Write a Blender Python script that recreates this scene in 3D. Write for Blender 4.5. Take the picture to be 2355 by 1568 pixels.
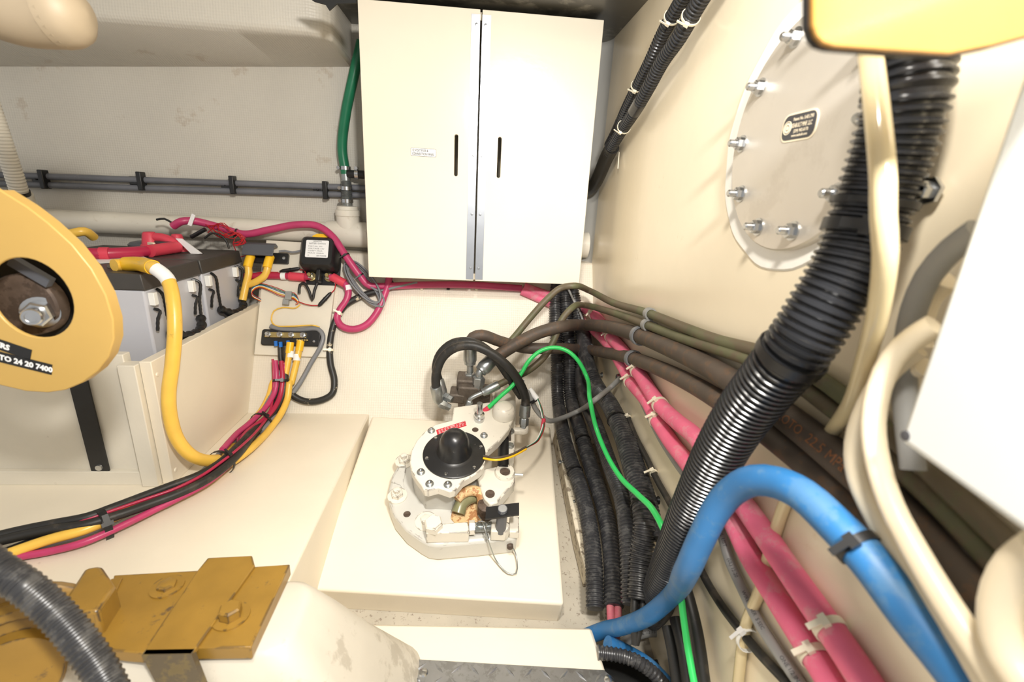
import bpy, bmesh, math, random
from mathutils import Vector, Matrix, Quaternion
random.seed(7)
S = bpy.context.scene
COL = S.collection
for o in list(bpy.data.objects): bpy.data.objects.remove(o)

# ---------------------------------------------------------------- camera
FPX, CX, CY = 1072.0, 1177.5, 784.0
RX = Vector((0.9960, -0.0730, 0.0510)); RX.normalize()          # camera right
FW = Vector((0.0854, 0.9509, -0.2976)); FW = (FW - RX*FW.dot(RX)).normalized()
UP = RX.cross(FW).normalized()
cam = bpy.data.cameras.new('camera'); camo = bpy.data.objects.new('camera', cam); COL.objects.link(camo)
camo.matrix_world = Matrix(((RX.x, UP.x, -FW.x, 0), (RX.y, UP.y, -FW.y, 0), (RX.z, UP.z, -FW.z, 0), (0, 0, 0, 1)))
cam.sensor_width = 36; cam.lens = FPX/2355*36; cam.clip_start = .01
cam.dof.use_dof = True; cam.dof.focus_distance = .95; cam.dof.aperture_fstop = 5.0
S.camera = camo
# ---------------------------------------------------------------- light
S.view_settings.view_transform = 'Standard'; S.view_settings.look = 'None'
S.view_settings.gamma = 1; S.view_settings.use_curve_mapping = False
S.view_settings.exposure = 0.3
W = bpy.data.worlds.new('world'); S.world = W; W.use_nodes = True
W.node_tree.nodes['Background'].inputs[0].default_value = (1, .98, .95, 1)
W.node_tree.nodes['Background'].inputs[1].default_value = .47
def lamp(name, kind, loc, energy, size, color=(1, 1, 1), target=None):
    l = bpy.data.lights.new(name, kind); l.energy = energy; l.color = color
    if kind == 'AREA': l.shape = 'DISK'; l.size = size
    else: l.shadow_soft_size = size
    o = bpy.data.objects.new(name, l); COL.objects.link(o); o.location = loc
    if target: o.rotation_euler = (Vector(target)-Vector(loc)).to_track_quat('-Z', 'Y').to_euler()
    return o
lamp('flash_light', 'AREA', (.16, -.12, .38), 12, .09, (1, .965, .91), (.02, 1.0, -.28))
wl_ = lamp('wall_fill_spot', 'SPOT', (-.06, .02, .56), 30, .06, (1, .94, .85), (.33, .48, -.16)); wl_.data.spot_size = math.radians(94); wl_.data.spot_blend = .7  # added fill spot to brighten the right wall and white box, no real lamp

# ---------------------------------------------------------------- pixel -> place helpers (each on a real plane of the room)
def ray(px, py): return RX*(px-CX) + UP*(CY-py) + FW*FPX
XR = .33                       # starboard wall
ZF = -.55                      # raised floor, port side
SLP = Vector((0, 1.10, -.55)); SLN = Vector((0, -.35, .18)).normalized(); SLD = Vector((0, .18, .35)).normalized()
PB = Vector((-.245, 1.078, -.543)); PN = Vector((0, -.3, 1)).normalized()
PX = Vector((.448, -.028, -.0084)); PX = (PX - PN*PX.dot(PN)).normalized(); PY = PN.cross(PX)
def onP(px, py, p, n):
    r = ray(px, py); return r*(p.dot(n)/r.dot(n))
def at(px, py, k='y', v=1.0):
    r = ray(px, py)
    if k == 'x': return r*(v/r.x)
    if k == 'y': return r*(v/r.y)
    if k == 'z': return r*(v/r.z)
    if k == 's': return onP(px, py, SLP+SLN*v, SLN)       # sloping hull below the cabinet
    if k == 'p': return onP(px, py, PB+PN*v, PN)          # sloping pedestal
def pts(L):
    out = []; k, v = 'y', 1
    for q in L:
        if isinstance(q, Vector): out.append(q); continue
        if len(q) == 4: k, v = q[2], q[3]
        elif len(q) == 3: v = q[2]
        out.append(at(q[0], q[1], k, v))
    return out

# ---------------------------------------------------------------- materials
def lin(c): return tuple(((x/255+.055)/1.055)**2.4 if x/255 > .04045 else x/255/12.92 for x in c)
MC = {}
def M(name, rgb, rough=.5, metal=0, var=.08, scale=14, bump=0, bscale=200, dirt=0, dirtc=(90, 75, 55), dscale=40, weave=0, dlow=.62, coat=0, trans=0, spec=.5, chip=None):
    if name in MC: return MC[name]
    m = bpy.data.materials.new(name); m.use_nodes = True; nt = m.node_tree; N = nt.nodes; L = nt.links
    b = N['Principled BSDF']; b.inputs['Roughness'].default_value = rough; b.inputs['Metallic'].default_value = metal
    b.inputs['Specular IOR Level'].default_value = spec
    if coat: b.inputs['Coat Weight'].default_value = coat; b.inputs['Coat Roughness'].default_value = .12
    if trans: b.inputs['Transmission Weight'].default_value = trans
    tc = N.new('ShaderNodeTexCoord')
    c = lin(rgb)
    n1 = N.new('ShaderNodeTexNoise'); n1.inputs['Scale'].default_value = scale; n1.inputs['Detail'].default_value = 6
    L.new(tc.outputs['Object'], n1.inputs['Vector'])
    rp = N.new('ShaderNodeValToRGB'); rp.color_ramp.elements[0].position = .3; rp.color_ramp.elements[1].position = .7
    rp.color_ramp.elements[0].color = (*[x*(1-var) for x in c], 1)
    rp.color_ramp.elements[1].color = (*[min(1, x*(1+var*.6)) for x in c], 1)
    L.new(n1.outputs['Fac'], rp.inputs['Fac']); out = rp.outputs['Color']
    if dirt:
        n2 = N.new('ShaderNodeTexNoise'); n2.inputs['Scale'].default_value = dscale; n2.inputs['Detail'].default_value = 9; n2.inputs['Roughness'].default_value = .7
        L.new(tc.outputs['Object'], n2.inputs['Vector'])
        r2 = N.new('ShaderNodeValToRGB'); dl = dlow-.045; r2.color_ramp.elements[0].position = dl; r2.color_ramp.elements[1].position = dl+.06
        r2.color_ramp.elements[0].color = (0, 0, 0, 1); r2.color_ramp.elements[1].color = (dirt, dirt, dirt, 1)
        L.new(n2.outputs['Fac'], r2.inputs['Fac'])
        mx = N.new('ShaderNodeMix'); mx.data_type = 'RGBA'
        L.new(r2.outputs['Color'], mx.inputs['Factor']); L.new(out, mx.inputs['A']); mx.inputs['B'].default_value = (*lin(dirtc), 1)
        out = mx.outputs['Result']
    if chip:   # paint chipped off along the edges, bare dark metal below
        bv = N.new('ShaderNodeBevel'); bv.samples = 4; bv.inputs['Radius'].default_value = .0035
        ge = N.new('ShaderNodeNewGeometry'); dt = N.new('ShaderNodeVectorMath'); dt.operation = 'DOT_PRODUCT'
        L.new(bv.outputs['Normal'], dt.inputs[0]); L.new(ge.outputs['True Normal'], dt.inputs[1])
        mr = N.new('ShaderNodeMapRange'); mr.inputs['From Min'].default_value = .985; mr.inputs['From Max'].default_value = .93
        L.new(dt.outputs['Value'], mr.inputs['Value'])
        n4 = N.new('ShaderNodeTexNoise'); n4.inputs['Scale'].default_value = 55; n4.inputs['Detail'].default_value = 6; L.new(tc.outputs['Object'], n4.inputs['Vector'])
        m4 = N.new('ShaderNodeMapRange'); m4.inputs['From Min'].default_value = .53; m4.inputs['From Max'].default_value = .57; L.new(n4.outputs['Fac'], m4.inputs['Value'])
        mu = N.new('ShaderNodeMath'); mu.operation = 'MULTIPLY'; L.new(mr.outputs['Result'], mu.inputs[0]); L.new(m4.outputs['Result'], mu.inputs[1])
        m5 = N.new('ShaderNodeMix'); m5.data_type = 'RGBA'; L.new(mu.outputs[0], m5.inputs['Factor']); L.new(out, m5.inputs['A']); m5.inputs['B'].default_value = (*lin(chip), 1)
        out = m5.outputs['Result']
    L.new(out, b.inputs['Base Color'])
    h = None
    if bump:
        n3 = N.new('ShaderNodeTexNoise'); n3.inputs['Scale'].default_value = bscale; n3.inputs['Detail'].default_value = 4
        L.new(tc.outputs['Object'], n3.inputs['Vector']); h = n3.outputs['Fac']
    if weave:
        wx = []
        for d in ('X', 'Z'):
            wv = N.new('ShaderNodeTexWave'); wv.bands_direction = d; wv.inputs['Scale'].default_value = 55; wv.inputs['Distortion'].default_value = 1.2
            L.new(tc.outputs['Object'], wv.inputs['Vector']); wx.append(wv.outputs['Fac'])
        ad = N.new('ShaderNodeMath'); ad.operation = 'ADD'; L.new(wx[0], ad.inputs[0]); L.new(wx[1], ad.inputs[1])
        if h:
            a2 = N.new('ShaderNodeMath'); a2.operation = 'MULTIPLY_ADD'; a2.inputs[1].default_value = weave
            L.new(ad.outputs[0], a2.inputs[0]); L.new(h, a2.inputs[2]); h = a2.outputs[0]
        else: h = ad.outputs[0]
    if h:
        bp = N.new('ShaderNodeBump'); bp.inputs['Strength'].default_value = bump or .1; bp.inputs['Distance'].default_value = .004
        L.new(h, bp.inputs['Height']); L.new(bp.outputs['Normal'], b.inputs['Normal'])
    MC[name] = m; return m

def mats():
    M('hull', (228, 220, 204), .42, var=.05, scale=6, bump=.22, bscale=60, weave=.25, dirt=.35, dirtc=(150, 130, 105), dscale=9, dlow=.68, spec=.4)
    M('hull_grey', (198, 193, 182), .45, var=.06, scale=5, bump=.22, bscale=60, weave=.3, dirt=.3, dirtc=(150, 125, 95), dscale=10, dlow=.66, spec=.4)
    M('paint', (238, 228, 208), .38, var=.04, scale=7, bump=.12, bscale=50, dirt=.5, dirtc=(150, 125, 95), dscale=30, dlow=.74, spec=.4)
    M('tank', (240, 227, 200), .22, var=.04, scale=5, bump=.16, bscale=14, dirt=.2, dirtc=(200, 160, 110), dscale=12, dlow=.7)
    M('cab', (242, 233, 214), .2, var=.03, scale=4, bump=.05, bscale=60)
    M('unit', (224, 218, 204), .32, var=.05, scale=18, bump=.06, bscale=120, dirt=.85, dirtc=(104, 72, 48), dscale=60, dlow=.715, chip=(70, 52, 42))
    M('unitg', (204, 202, 194), .32, var=.05, scale=18, bump=.06, bscale=120, dirt=.85, dirtc=(104, 72, 48), dscale=60, dlow=.70, chip=(70, 52, 42))
    M('stain', (222, 190, 140), .6, var=.2, scale=60, dirt=.8, dirtc=(150, 85, 35), dscale=70, dlow=.52)
    M('slime', (132, 130, 96), .25, var=.2, scale=60)
    M('board', (226, 219, 203), .5, var=.05, scale=10, bump=.08, bscale=80, dirt=.3, dirtc=(140, 120, 100), dscale=25, dlow=.7)
    M('plank', (220, 209, 186), .7, var=.15, scale=20, bump=.15, bscale=80, dirt=.7, dirtc=(95, 75, 55), dscale=60, dlow=.58)
    M('gutter', (180, 172, 156), .7, var=.12, scale=15, bump=.15, bscale=70, dirt=.6, dirtc=(90, 68, 52), dscale=130, dlow=.62)
    M('alu', (208, 212, 218), .28, 1, var=.06, scale=30)
    M('cover', (222, 216, 206), .45, .65, var=.08, scale=6, bump=.03, bscale=30, dirt=.12, dirtc=(150, 135, 115), dscale=8, dlow=.6)
    M('steel', (200, 202, 204), .25, 1, var=.12, scale=60)
    M('zinc', (172, 176, 176), .35, .85, var=.15, scale=60, dirt=.4, dirtc=(120, 105, 85), dscale=60)
    M('tread', (178, 180, 184), .36, .9, var=.1, scale=30, dirt=.35, dirtc=(120, 118, 112), dscale=50, dlow=.55)
    M('iron', (112, 102, 92), .6, .4, var=.25, scale=80, bump=.3, bscale=300, dirt=.5, dirtc=(70, 58, 48), dscale=80)
    M('rust', (104, 88, 76), .65, .3, var=.3, scale=60, dirt=.6, dirtc=(60, 48, 40), dscale=50, dlow=.5)
    M('caulk', (252, 250, 244), .5, var=.02, bump=.3, bscale=40)
    M('dome', (34, 34, 35), .3, var=.2, scale=40, dirt=.4, dirtc=(140, 138, 134), dscale=90, dlow=.68)
    M('lump', (172, 156, 132), .5, var=.15, scale=12)
    M('fleck', (40, 39, 37), .45, var=.15, scale=30, dirt=.9, dirtc=(214, 200, 172), dscale=42, dlow=.63)
    M('cove', (190, 189, 184), .4, var=.05, scale=10, bump=.2, bscale=40)  # cabinet's shadow in the corner put into the colour as grey
    M('bed', (206, 199, 184), .4, var=.06, scale=9, bump=.3, bscale=25, dirt=.45, dirtc=(150, 140, 122), dscale=16, dlow=.6)
    M('pvc', (224, 218, 204), .3, var=.06, scale=10, dirt=.35, dirtc=(165, 145, 115), dscale=25, dlow=.64)
    M('black', (30, 30, 31), .38, var=.2, scale=50)
    M('conduit', (56, 56, 58), .33, var=.25, scale=30, dirt=.22, dirtc=(130, 128, 124), dscale=60, dlow=.56)
    M('conduit_clean', (40, 41, 44), .22, var=.15, scale=30)
    M('rubber', (40, 39, 37), .5, var=.15, scale=30, dirt=.3, dirtc=(92, 82, 70), dscale=30, dlow=.58)
    M('hosebrown', (84, 73, 64), .6, var=.2, scale=25, dirt=.5, dirtc=(112, 82, 58), dscale=50, dlow=.58)
    M('hosegreen', (98, 98, 70), .55, var=.3, scale=16, dirt=.7, dirtc=(100, 84, 68), dscale=14, dlow=.5)
    M('hosegrey', (84, 80, 78), .55, var=.15, scale=20, dirt=.4, dirtc=(112, 86, 66), dscale=30, dlow=.6)
    M('pink', (234, 112, 144), .65, var=.12, scale=25, dirt=.35, dirtc=(214, 176, 174), dscale=30, dlow=.54)
    M('pink_dull', (204, 104, 120), .65, var=.12, scale=25, dirt=.5, dirtc=(190, 140, 130), dscale=22, dlow=.5)
    M('magenta', (190, 62, 108), .38, var=.1, scale=25, dirt=.2, dirtc=(160, 110, 110), dscale=40, dlow=.62)
    M('red', (178, 40, 74), .35, var=.1, scale=25)
    M('redboot', (214, 66, 86), .45, var=.08, scale=25)
    M('wirered', (190, 30, 40), .45, var=.1)
    M('yellow', (242, 196, 84), .32, var=.08, scale=25, dirt=.35, dirtc=(150, 110, 50), dscale=30, dlow=.66)
    M('yellowboot', (250, 196, 40), .35, var=.08, scale=25)
    M('blue', (42, 106, 160), .5, var=.12, scale=22, dirt=.3, dirtc=(104, 132, 148), dscale=30, dlow=.56)
    M('bluecrimp', (30, 110, 200), .35, var=.1)
    M('green', (52, 208, 104), .35, var=.06, scale=25)
    M('hose_green', (28, 112, 78), .3, var=.12, scale=25)
    M('grey', (150, 150, 148), .45, var=.1, scale=25)
    M('greypipe', (110, 112, 118), .45, var=.1, scale=25, dirt=.3, dirtc=(190, 186, 176), dscale=60, dlow=.68)
    M('wiregrey', (128, 130, 134), .4, var=.1)
    M('cream', (240, 226, 198), .35, var=.05, scale=25)
    M('clear', (234, 216, 172), .12, var=.12, scale=15, trans=.12)
    M('whiteplastic', (246, 246, 242), .4, var=.03)
    M('tag', (240, 240, 240), .6, var=.03)
    M('tie_white', (232, 224, 202), .4, var=.05)
    M('case', (196, 197, 204), .28, var=.04, scale=6)
    M('lid', (66, 63, 60), .45, var=.1, scale=20, bump=.05, bscale=200, dirt=.3, dirtc=(110, 104, 98), dscale=30, dlow=.66)
    M('guard', (198, 162, 90), .38, var=.06, scale=8, bump=.05, bscale=60)
    M('ochre', (146, 112, 46), .3, var=.14, scale=25, bump=.08, bscale=80, dirt=.75, dirtc=(66, 58, 54), dscale=38, dlow=.67, chip=(52, 46, 44))
    M('ochredark', (112, 96, 60), .45, var=.25, scale=40, dirt=.6, dirtc=(60, 55, 55), dscale=40, dlow=.5)
    M('whitebox', (238, 242, 242), .35, var=.02)
    M('wood', (150, 112, 54), .22, var=.14, scale=5, coat=.5, dirt=.25, dirtc=(200, 140, 60), dscale=6, dlow=.6)
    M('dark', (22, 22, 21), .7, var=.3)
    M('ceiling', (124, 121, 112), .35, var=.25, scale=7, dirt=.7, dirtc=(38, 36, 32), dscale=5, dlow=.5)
    M('graphite', (86, 88, 94), .4, var=.06)
    M('brass', (196, 176, 120), .3, .9, var=.1)
    M('redlabel', (198, 52, 62), .5, var=.15, scale=120, dirt=.6, dirtc=(230, 190, 185), dscale=200, dlow=.58)
    M('labelink', (70, 70, 74), .5, var=.05)
    M('plate', (72, 72, 76), .45, .3, var=.1)
    M('print', (150, 98, 62), .7, var=.1)
    M('white', (244, 244, 242), .5, var=.02)
mats()

# ---------------------------------------------------------------- mesh builder
class MB:
    def __init__(s, m=None): s.v = []; s.f = []; s.m = m
    def add(s, vs, fs):
        k = len(s.v); s.v += [(s.m @ Vector(v)) if s.m else Vector(v) for v in vs]; s.f += [tuple(i+k for i in f) for f in fs]; return s
    def box(s, c, d, r=None):
        hx, hy, hz = d[0]/2, d[1]/2, d[2]/2; c = Vector(c)
        vs = [Vector((x, y, z)) for z in (-hz, hz) for y in (-hy, hy) for x in (-hx, hx)]
        if r is not None: vs = [r @ v for v in vs]
        return s.add([v+c for v in vs], [(0, 2, 3, 1), (4, 5, 7, 6), (0, 1, 5, 4), (2, 6, 7, 3), (0, 4, 6, 2), (1, 3, 7, 5)])
    def box2(s, a, b):
        a, b = Vector(a), Vector(b); return s.box((a+b)/2, [abs(x) for x in (b-a)])
    def hexa(s, q):   # 8 points: 0-3 bottom loop, 4-7 top loop
        return s.add(q, [(3, 2, 1, 0), (4, 5, 6, 7), (0, 1, 5, 4), (1, 2, 6, 5), (2, 3, 7, 6), (3, 0, 4, 7)])
    def prism(s, a, d):   # a: loop of 3D points, d: vector or second loop
        b = [Vector(p)+Vector(d) for p in a] if not isinstance(d, list) else d
        n = len(a); fs = [tuple(range(n-1, -1, -1)), tuple(range(n, 2*n))]
        fs += [(i, (i+1) % n, n+(i+1) % n, n+i) for i in range(n)]
        return s.add([Vector(p) for p in a]+list(b), fs)
    def loft(s, rings, closed=False, caps=True):
        n = len(rings[0]); vs = [v for r in rings for v in r]; fs = []
        k = len(rings)
        for i in range(k if closed else k-1):
            j = (i+1) % k
            fs += [(i*n+a, i*n+(a+1) % n, j*n+(a+1) % n, j*n+a) for a in range(n)]
        if caps and not closed: fs += [tuple(range(n-1, -1, -1)), tuple((k-1)*n+a for a in range(n))]
        return s.add(vs, fs)
    def lathe(s, p, ax, prof, n=24, ref=None):   # prof: (r, h)
        p = Vector(p); ax = Vector(ax).normalized(); u = ax.orthogonal().normalized() if ref is None else (Vector(ref)-ax*Vector(ref).dot(ax)).normalized(); w = ax.cross(u)
        return s.loft([[p+ax*h+(u*math.cos(t)+w*math.sin(t))*max(r, 1e-5) for t in [2*math.pi*i/n for i in range(n)]] for r, h in prof])
    def cyl(s, a, b, r, n=16, r2=None):
        a, b = Vector(a), Vector(b); return s.lathe(a, b-a, [(r, 0), (r if r2 is None else r2, (b-a).length)], n)
    def tube(s, P, r, n=12, caps=True):
        return s.loft(rings_of(P, r, n), caps=caps)
def spline(P, step=.006):
    P = [Vector(p) for p in P]
    if len(P) == 2: P = [P[0], (P[0]+P[1])/2, P[1]]
    Q = [P[0]*2-P[1]]+P+[P[-1]*2-P[-2]]; out = []
    for i in range(1, len(Q)-2):
        p0, p1, p2, p3 = Q[i-1:i+3]
        t0 = 0; t1 = t0+max((p1-p0).length, 1e-5)**.5; t2 = t1+max((p2-p1).length, 1e-5)**.5; t3 = t2+max((p3-p2).length, 1e-5)**.5
        k = max(2, int((p2-p1).length/step))
        for j in range(k):
            t = t1+(t2-t1)*j/k
            A1 = p0*((t1-t)/(t1-t0))+p1*((t-t0)/(t1-t0)); A2 = p1*((t2-t)/(t2-t1))+p2*((t-t1)/(t2-t1)); A3 = p2*((t3-t)/(t3-t2))+p3*((t-t2)/(t3-t2))
            B1 = A1*((t2-t)/(t2-t0))+A2*((t-t0)/(t2-t0)); B2 = A2*((t3-t)/(t3-t1))+A3*((t-t1)/(t3-t1))
            out.append(B1*((t2-t)/(t2-t1))+B2*((t-t1)/(t2-t1)))
    out.append(P[-1]); return out
def resample(P, step):
    L = [0]
    for a, b in zip(P, P[1:]): L.append(L[-1]+(b-a).length)
    n = max(2, int(L[-1]/step)); out = []; j = 0
    for i in range(n+1):
        d = L[-1]*i/n
        while j < len(L)-2 and L[j+1] < d: j += 1
        out.append(P[j].lerp(P[j+1], min(1, (d-L[j])/max(1e-9, L[j+1]-L[j]))))
    return out
def frames(P):
    T = [(P[min(i+1, len(P)-1)]-P[max(i-1, 0)]).normalized() for i in range(len(P))]
    u = T[0].orthogonal().normalized(); F = []
    for i, t in enumerate(T):
        if i: u = T[i-1].rotation_difference(t) @ u
        u = (u-t*u.dot(t)).normalized(); F.append((t, u, t.cross(u)))
    return F
def rings_of(P, r, n):
    F = frames(P); R = []
    for i, (t, u, w) in enumerate(F):
        rr = r(i) if callable(r) else r
        R.append([P[i]+(u*math.cos(2*math.pi*a/n)+w*math.sin(2*math.pi*a/n))*rr for a in range(n)])
    return R

WL = {}
def link(o, parent, wl):
    COL.objects.link(o)
    if parent: o.parent = parent; o.location = wl-WL[parent.name]
    else: o.location = wl
    WL[o.name] = wl
def tagp(o, label=None, cat=None, group=None, kind=None):
    if label: o['label'] = label
    if cat: o['category'] = cat
    if group: o['group'] = group
    if kind: o['kind'] = kind
    return o
def obj(name, mb, mat, parent=None, label=None, cat=None, group=None, kind=None, bevel=0, smooth=35, segs=2):
    vs = mb.v; c = Vector([(min(v[i] for v in vs)+max(v[i] for v in vs))/2 for i in range(3)])
    if not parent: c = Vector((c.x, c.y, min(v.z for v in vs)))
    me = bpy.data.meshes.new(name); me.from_pydata([v-c for v in vs], [], mb.f); me.update()
    bm = bmesh.new(); bm.from_mesh(me); bmesh.ops.recalc_face_normals(bm, faces=bm.faces); bm.to_mesh(me); bm.free()
    if smooth:
        me.polygons.foreach_set('use_smooth', [True]*len(me.polygons)); me.set_sharp_from_angle(angle=math.radians(smooth))
    me.materials.append(MC[mat]); o = bpy.data.objects.new(name, me); link(o, parent, c)
    if bevel:
        b = o.modifiers.new('bevel', 'BEVEL'); b.width = bevel; b.segments = segs; b.limit_method = 'ANGLE'; b.angle_limit = math.radians(40)
    return tagp(o, label, cat, group, kind)
def empty(name, loc, label=None, cat=None, group=None, kind=None, parent=None):
    o = bpy.data.objects.new(name, None); o.empty_display_size = .02; link(o, parent, Vector(loc)); return tagp(o, label, cat, group, kind)
def plate_hole(outer, holes, d):    # flat loop with holes, thickness vector d
    bm = bmesh.new(); ed = []
    for loop in [outer]+holes:
        vs = [bm.verts.new(p) for p in loop]
        ed += [bm.edges.new((vs[i], vs[(i+1) % len(vs)])) for i in range(len(vs))]
    bmesh.ops.triangle_fill(bm, use_beauty=True, edges=ed)
    ex = bmesh.ops.extrude_face_region(bm, geom=list(bm.faces))
    bmesh.ops.translate(bm, vec=Vector(d), verts=[g for g in ex['geom'] if isinstance(g, bmesh.types.BMVert)])
    bm.verts.index_update(); mb = MB(); mb.add([v.co.copy() for v in bm.verts], [tuple(v.index for v in f.verts) for f in bm.faces]); bm.free(); return mb
def ell(c, u, w, ru, rw, n=32): return [c+u*ru*math.cos(2*math.pi*i/n)+w*rw*math.sin(2*math.pi*i/n) for i in range(n)]
def rrect(c, u, w, hu, hw, r, k=4):
    out = []
    for sx, sy, a0 in ((1, 1, 0), (-1, 1, 90), (-1, -1, 180), (1, -1, 270)):
        for i in range(k+1):
            a = math.radians(a0+90*i/k); out.append(c+u*(sx*(hu-r)+r*math.cos(a))+w*(sy*(hw-r)+r*math.sin(a)))
    return out
def text_verts(txt, size, bold=0):
    cu = bpy.data.curves.new('t', 'FONT'); cu.body = txt; cu.size = size; cu.align_x = 'LEFT'; cu.offset = bold; cu.resolution_u = 2
    o = bpy.data.objects.new('t', cu); COL.objects.link(o); dg = bpy.context.evaluated_depsgraph_get(); dg.update()
    me = bpy.data.meshes.new_from_object(o.evaluated_get(dg)); vs = [v.co.copy() for v in me.vertices]; fs = [tuple(p.vertices) for p in me.polygons]
    bpy.data.objects.remove(o); bpy.data.curves.remove(cu); bpy.data.meshes.remove(me); return vs, fs
def text(name, txt, size, o, u, w, mat, parent, bold=0, width=None):
    vs, fs = text_verts(txt, size, bold); sx = 1
    if width: sx = width/max(v.x for v in vs)
    return obj(name, MB().add([o+u*v.x*sx+w*v.y for v in vs], fs), mat, parent, smooth=0)
def text_on_tube(name, txt, size, P, i0, ang, r, mat, parent):
    F = frames(P); vs, fs = text_verts(txt, size); L = [0]
    for a, b in zip(P, P[1:]): L.append(L[-1]+(b-a).length)
    out = []
    for v in vs:
        d = L[i0]+v.x; j = i0
        while j < len(L)-2 and L[j+1] < d: j += 1
        t, u, w = F[j]; p = P[j]+t*(d-L[j]); th = ang-v.y/r
        out.append(p+(u*math.cos(th)+w*math.sin(th))*(r+.0004))
    return obj(name, MB().add(out, fs), mat, parent, smooth=0)

def hose(name, P, r, mat, label=None, cat='hose', group=None, parent=None, n=12, step=.008):
    P = spline(P, step); return obj(name, MB().tube(P, r, n), mat, parent, label, cat if not parent else None, group, smooth=60), P
def corrugated(name, P, r, mat, label=None, cat='conduit', group=None, pitch=.0066, depth=.15, parent=None, n=16, flat=()):
    P = spline(P, .01); P = resample(P, pitch/4); k = len(P)
    def rad(i):
        for a, b in flat:
            if a*k <= i <= b*k: return r*1.03
        return r*(1, 1, 1-depth, 1-depth)[i % 4]
    return obj(name, MB().tube(P, rad, n), mat, parent, label, cat if not parent else None, group, smooth=25), P
def near(P, q): return min(range(len(P)), key=lambda i: (P[i]-q).length)
def nearpx(P, px, py):
    d = ray(px, py).normalized(); return min(range(len(P)), key=lambda i: (P[i]-d*P[i].dot(d)).length)
def tie_mb(c, t, r, w=.0035, th=.0012, head=True, hd=None):
    t = t.normalized(); u = t.orthogonal().normalized() if hd is None else (hd-t*hd.dot(t)).normalized(); v = t.cross(u); R = []
    for i in range(20):
        a = 2*math.pi*i/20; d = u*math.cos(a)+v*math.sin(a)
        R.append([c+d*r-t*w/2, c+d*r+t*w/2, c+d*(r+th)+t*w/2, c+d*(r+th)-t*w/2])
    mb = MB().loft(R, closed=True)
    if head:
        q = Matrix((u, v, t)).transposed(); mb.box(c+u*(r+.002), (.005, .0065, w*1.5), q); mb.box(c+u*(r+.004)+v*.008, (.0012, .014, w*.8), q)
    return mb
def tie(P, px, py, r, label, mat='black', group='cable ties', w=.0035, toward=True, name='cable_tie', head=True, off=(0, 0, 0)):
    i = nearpx(P, px, py); i = max(1, min(len(P)-2, i)); hd = -P[i] if toward else None
    return obj(name, tie_mb(P[i]+Vector(off), P[i+1]-P[i-1], r, w, head=head, hd=hd), mat, None, label, 'cable tie', group)
def bolt_mb(p, ax, r, h, stud=0, studr=None, washer=0):
    mb = MB(); p = Vector(p); ax = Vector(ax).normalized(); z = 0
    if washer: mb.lathe(p, ax, [(r*1.45, 0), (r*1.45, washer)], 20); z = washer
    mb.lathe(p, ax, [(r, z), (r, z+h*.85), (r*.86, z+h)], 6)
    if stud: mb.lathe(p, ax, [(studr or r*.55, z), (studr or r*.55, z+h+stud*.8), ((studr or r*.55)*.7, z+h+stud)], 12)
    return mb

EX, EY, EZ = Vector((1, 0, 0)), Vector((0, 1, 0)), Vector((0, 0, 1))
RS = Matrix((EX, SLD, SLN)).transposed()         # frame of the sloping hull
RP = Matrix((PX, PY, PN)).transposed()           # frame of the pedestal
def struct(name, mb, mat, label, cat='wall', **k): return obj(name, mb, mat, None, label, cat, kind='structure', **k)

# ================================================================ setting
struct('wall_back', MB().box2((-1.7, 1.36, -.6), (.42, 1.40, .75)), 'hull_grey', 'upper back wall of painted woven fibreglass behind the grey pipes')
sl0, sl1 = SLP-SLD*.12, SLP+SLD*.427
a = [Vector((-.56, sl0.y, sl0.z)), Vector((.36, sl0.y, sl0.z)), Vector((.36, sl1.y, sl1.z)), Vector((-.56, sl1.y, sl1.z))]
b = [Vector((v.x, 1.37, v.z)) for v in a]
struct('wall_hull', MB().prism(a, b), 'hull', 'cream sloping hull side below the cabinet and fuse board', bevel=.006)
struct('floor', MB().box2((-1.7, -.1, -.90), (-.256, 1.16, ZF)), 'paint', 'raised cream painted floor that carries the battery box', 'floor', bevel=.004)
g = [PB-PN*.062+PX*x+PY*y for x, y in ((-.03, .12), (.62, .12), (.62, -.95), (-.03, -.95))]
struct('floor_gutter', MB().prism(g, PN*-.03), 'gutter', 'dirty speckled hull floor in the gutter beside the pedestal', 'floor')
struct('wall_right', MB().box2((XR, -.1, -1.0), (XR+.03, 1.40, .75)), 'tank', 'cream painted starboard tank wall with the round cover')
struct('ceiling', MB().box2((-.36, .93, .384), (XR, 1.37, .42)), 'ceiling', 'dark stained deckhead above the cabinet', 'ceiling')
struct('ceiling_deck', MB().box2((-1.7, .25, .75), (XR+.03, 1.40, .78)), 'hull_grey', 'grey deckhead over the compartment', 'ceiling')
# rounded cove in the back corner
P = []
cor = MB(); R = .06
for z in (-.30, .384):
    P.append([Vector((XR-.001, 1.361, z))]+[Vector((XR-R+R*math.cos(t), 1.36-R+R*math.sin(t), z)) for t in [math.pi/2*i/8 for i in range(9)]][::-1])
cor.loft(P); struct('trim_1', cor, 'cove', 'rounded cove coloured grey for shade in the corner right of the cabinet', 'trim')
# moulded stringer at the top left
L0, L1 = -1.7, -.318
def bz(x, l, r): return l+(r-l)*(x+1.1)/.8
mb = MB(); rr = []
for x, s in ((L0, 1), (-.5, 1), (-.36, 1), (-.335, .96), (L1, .84)):
    zb, zf = bz(x, .236, .291), bz(x, .285, .30)
    yf = 1.36-(1.36-1.15)*s
    rr.append([Vector((x, 1.365, zb)), Vector((x, yf+.012, zf)), Vector((x, yf, zf+.012)), Vector((x, yf+.04, .70)), Vector((x, 1.365, .70))])
mb.loft(rr); struct('trim_2', mb, 'hull_grey', 'moulded hull stringer along the top left', 'trim', bevel=.008, segs=3, smooth=60)
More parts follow.
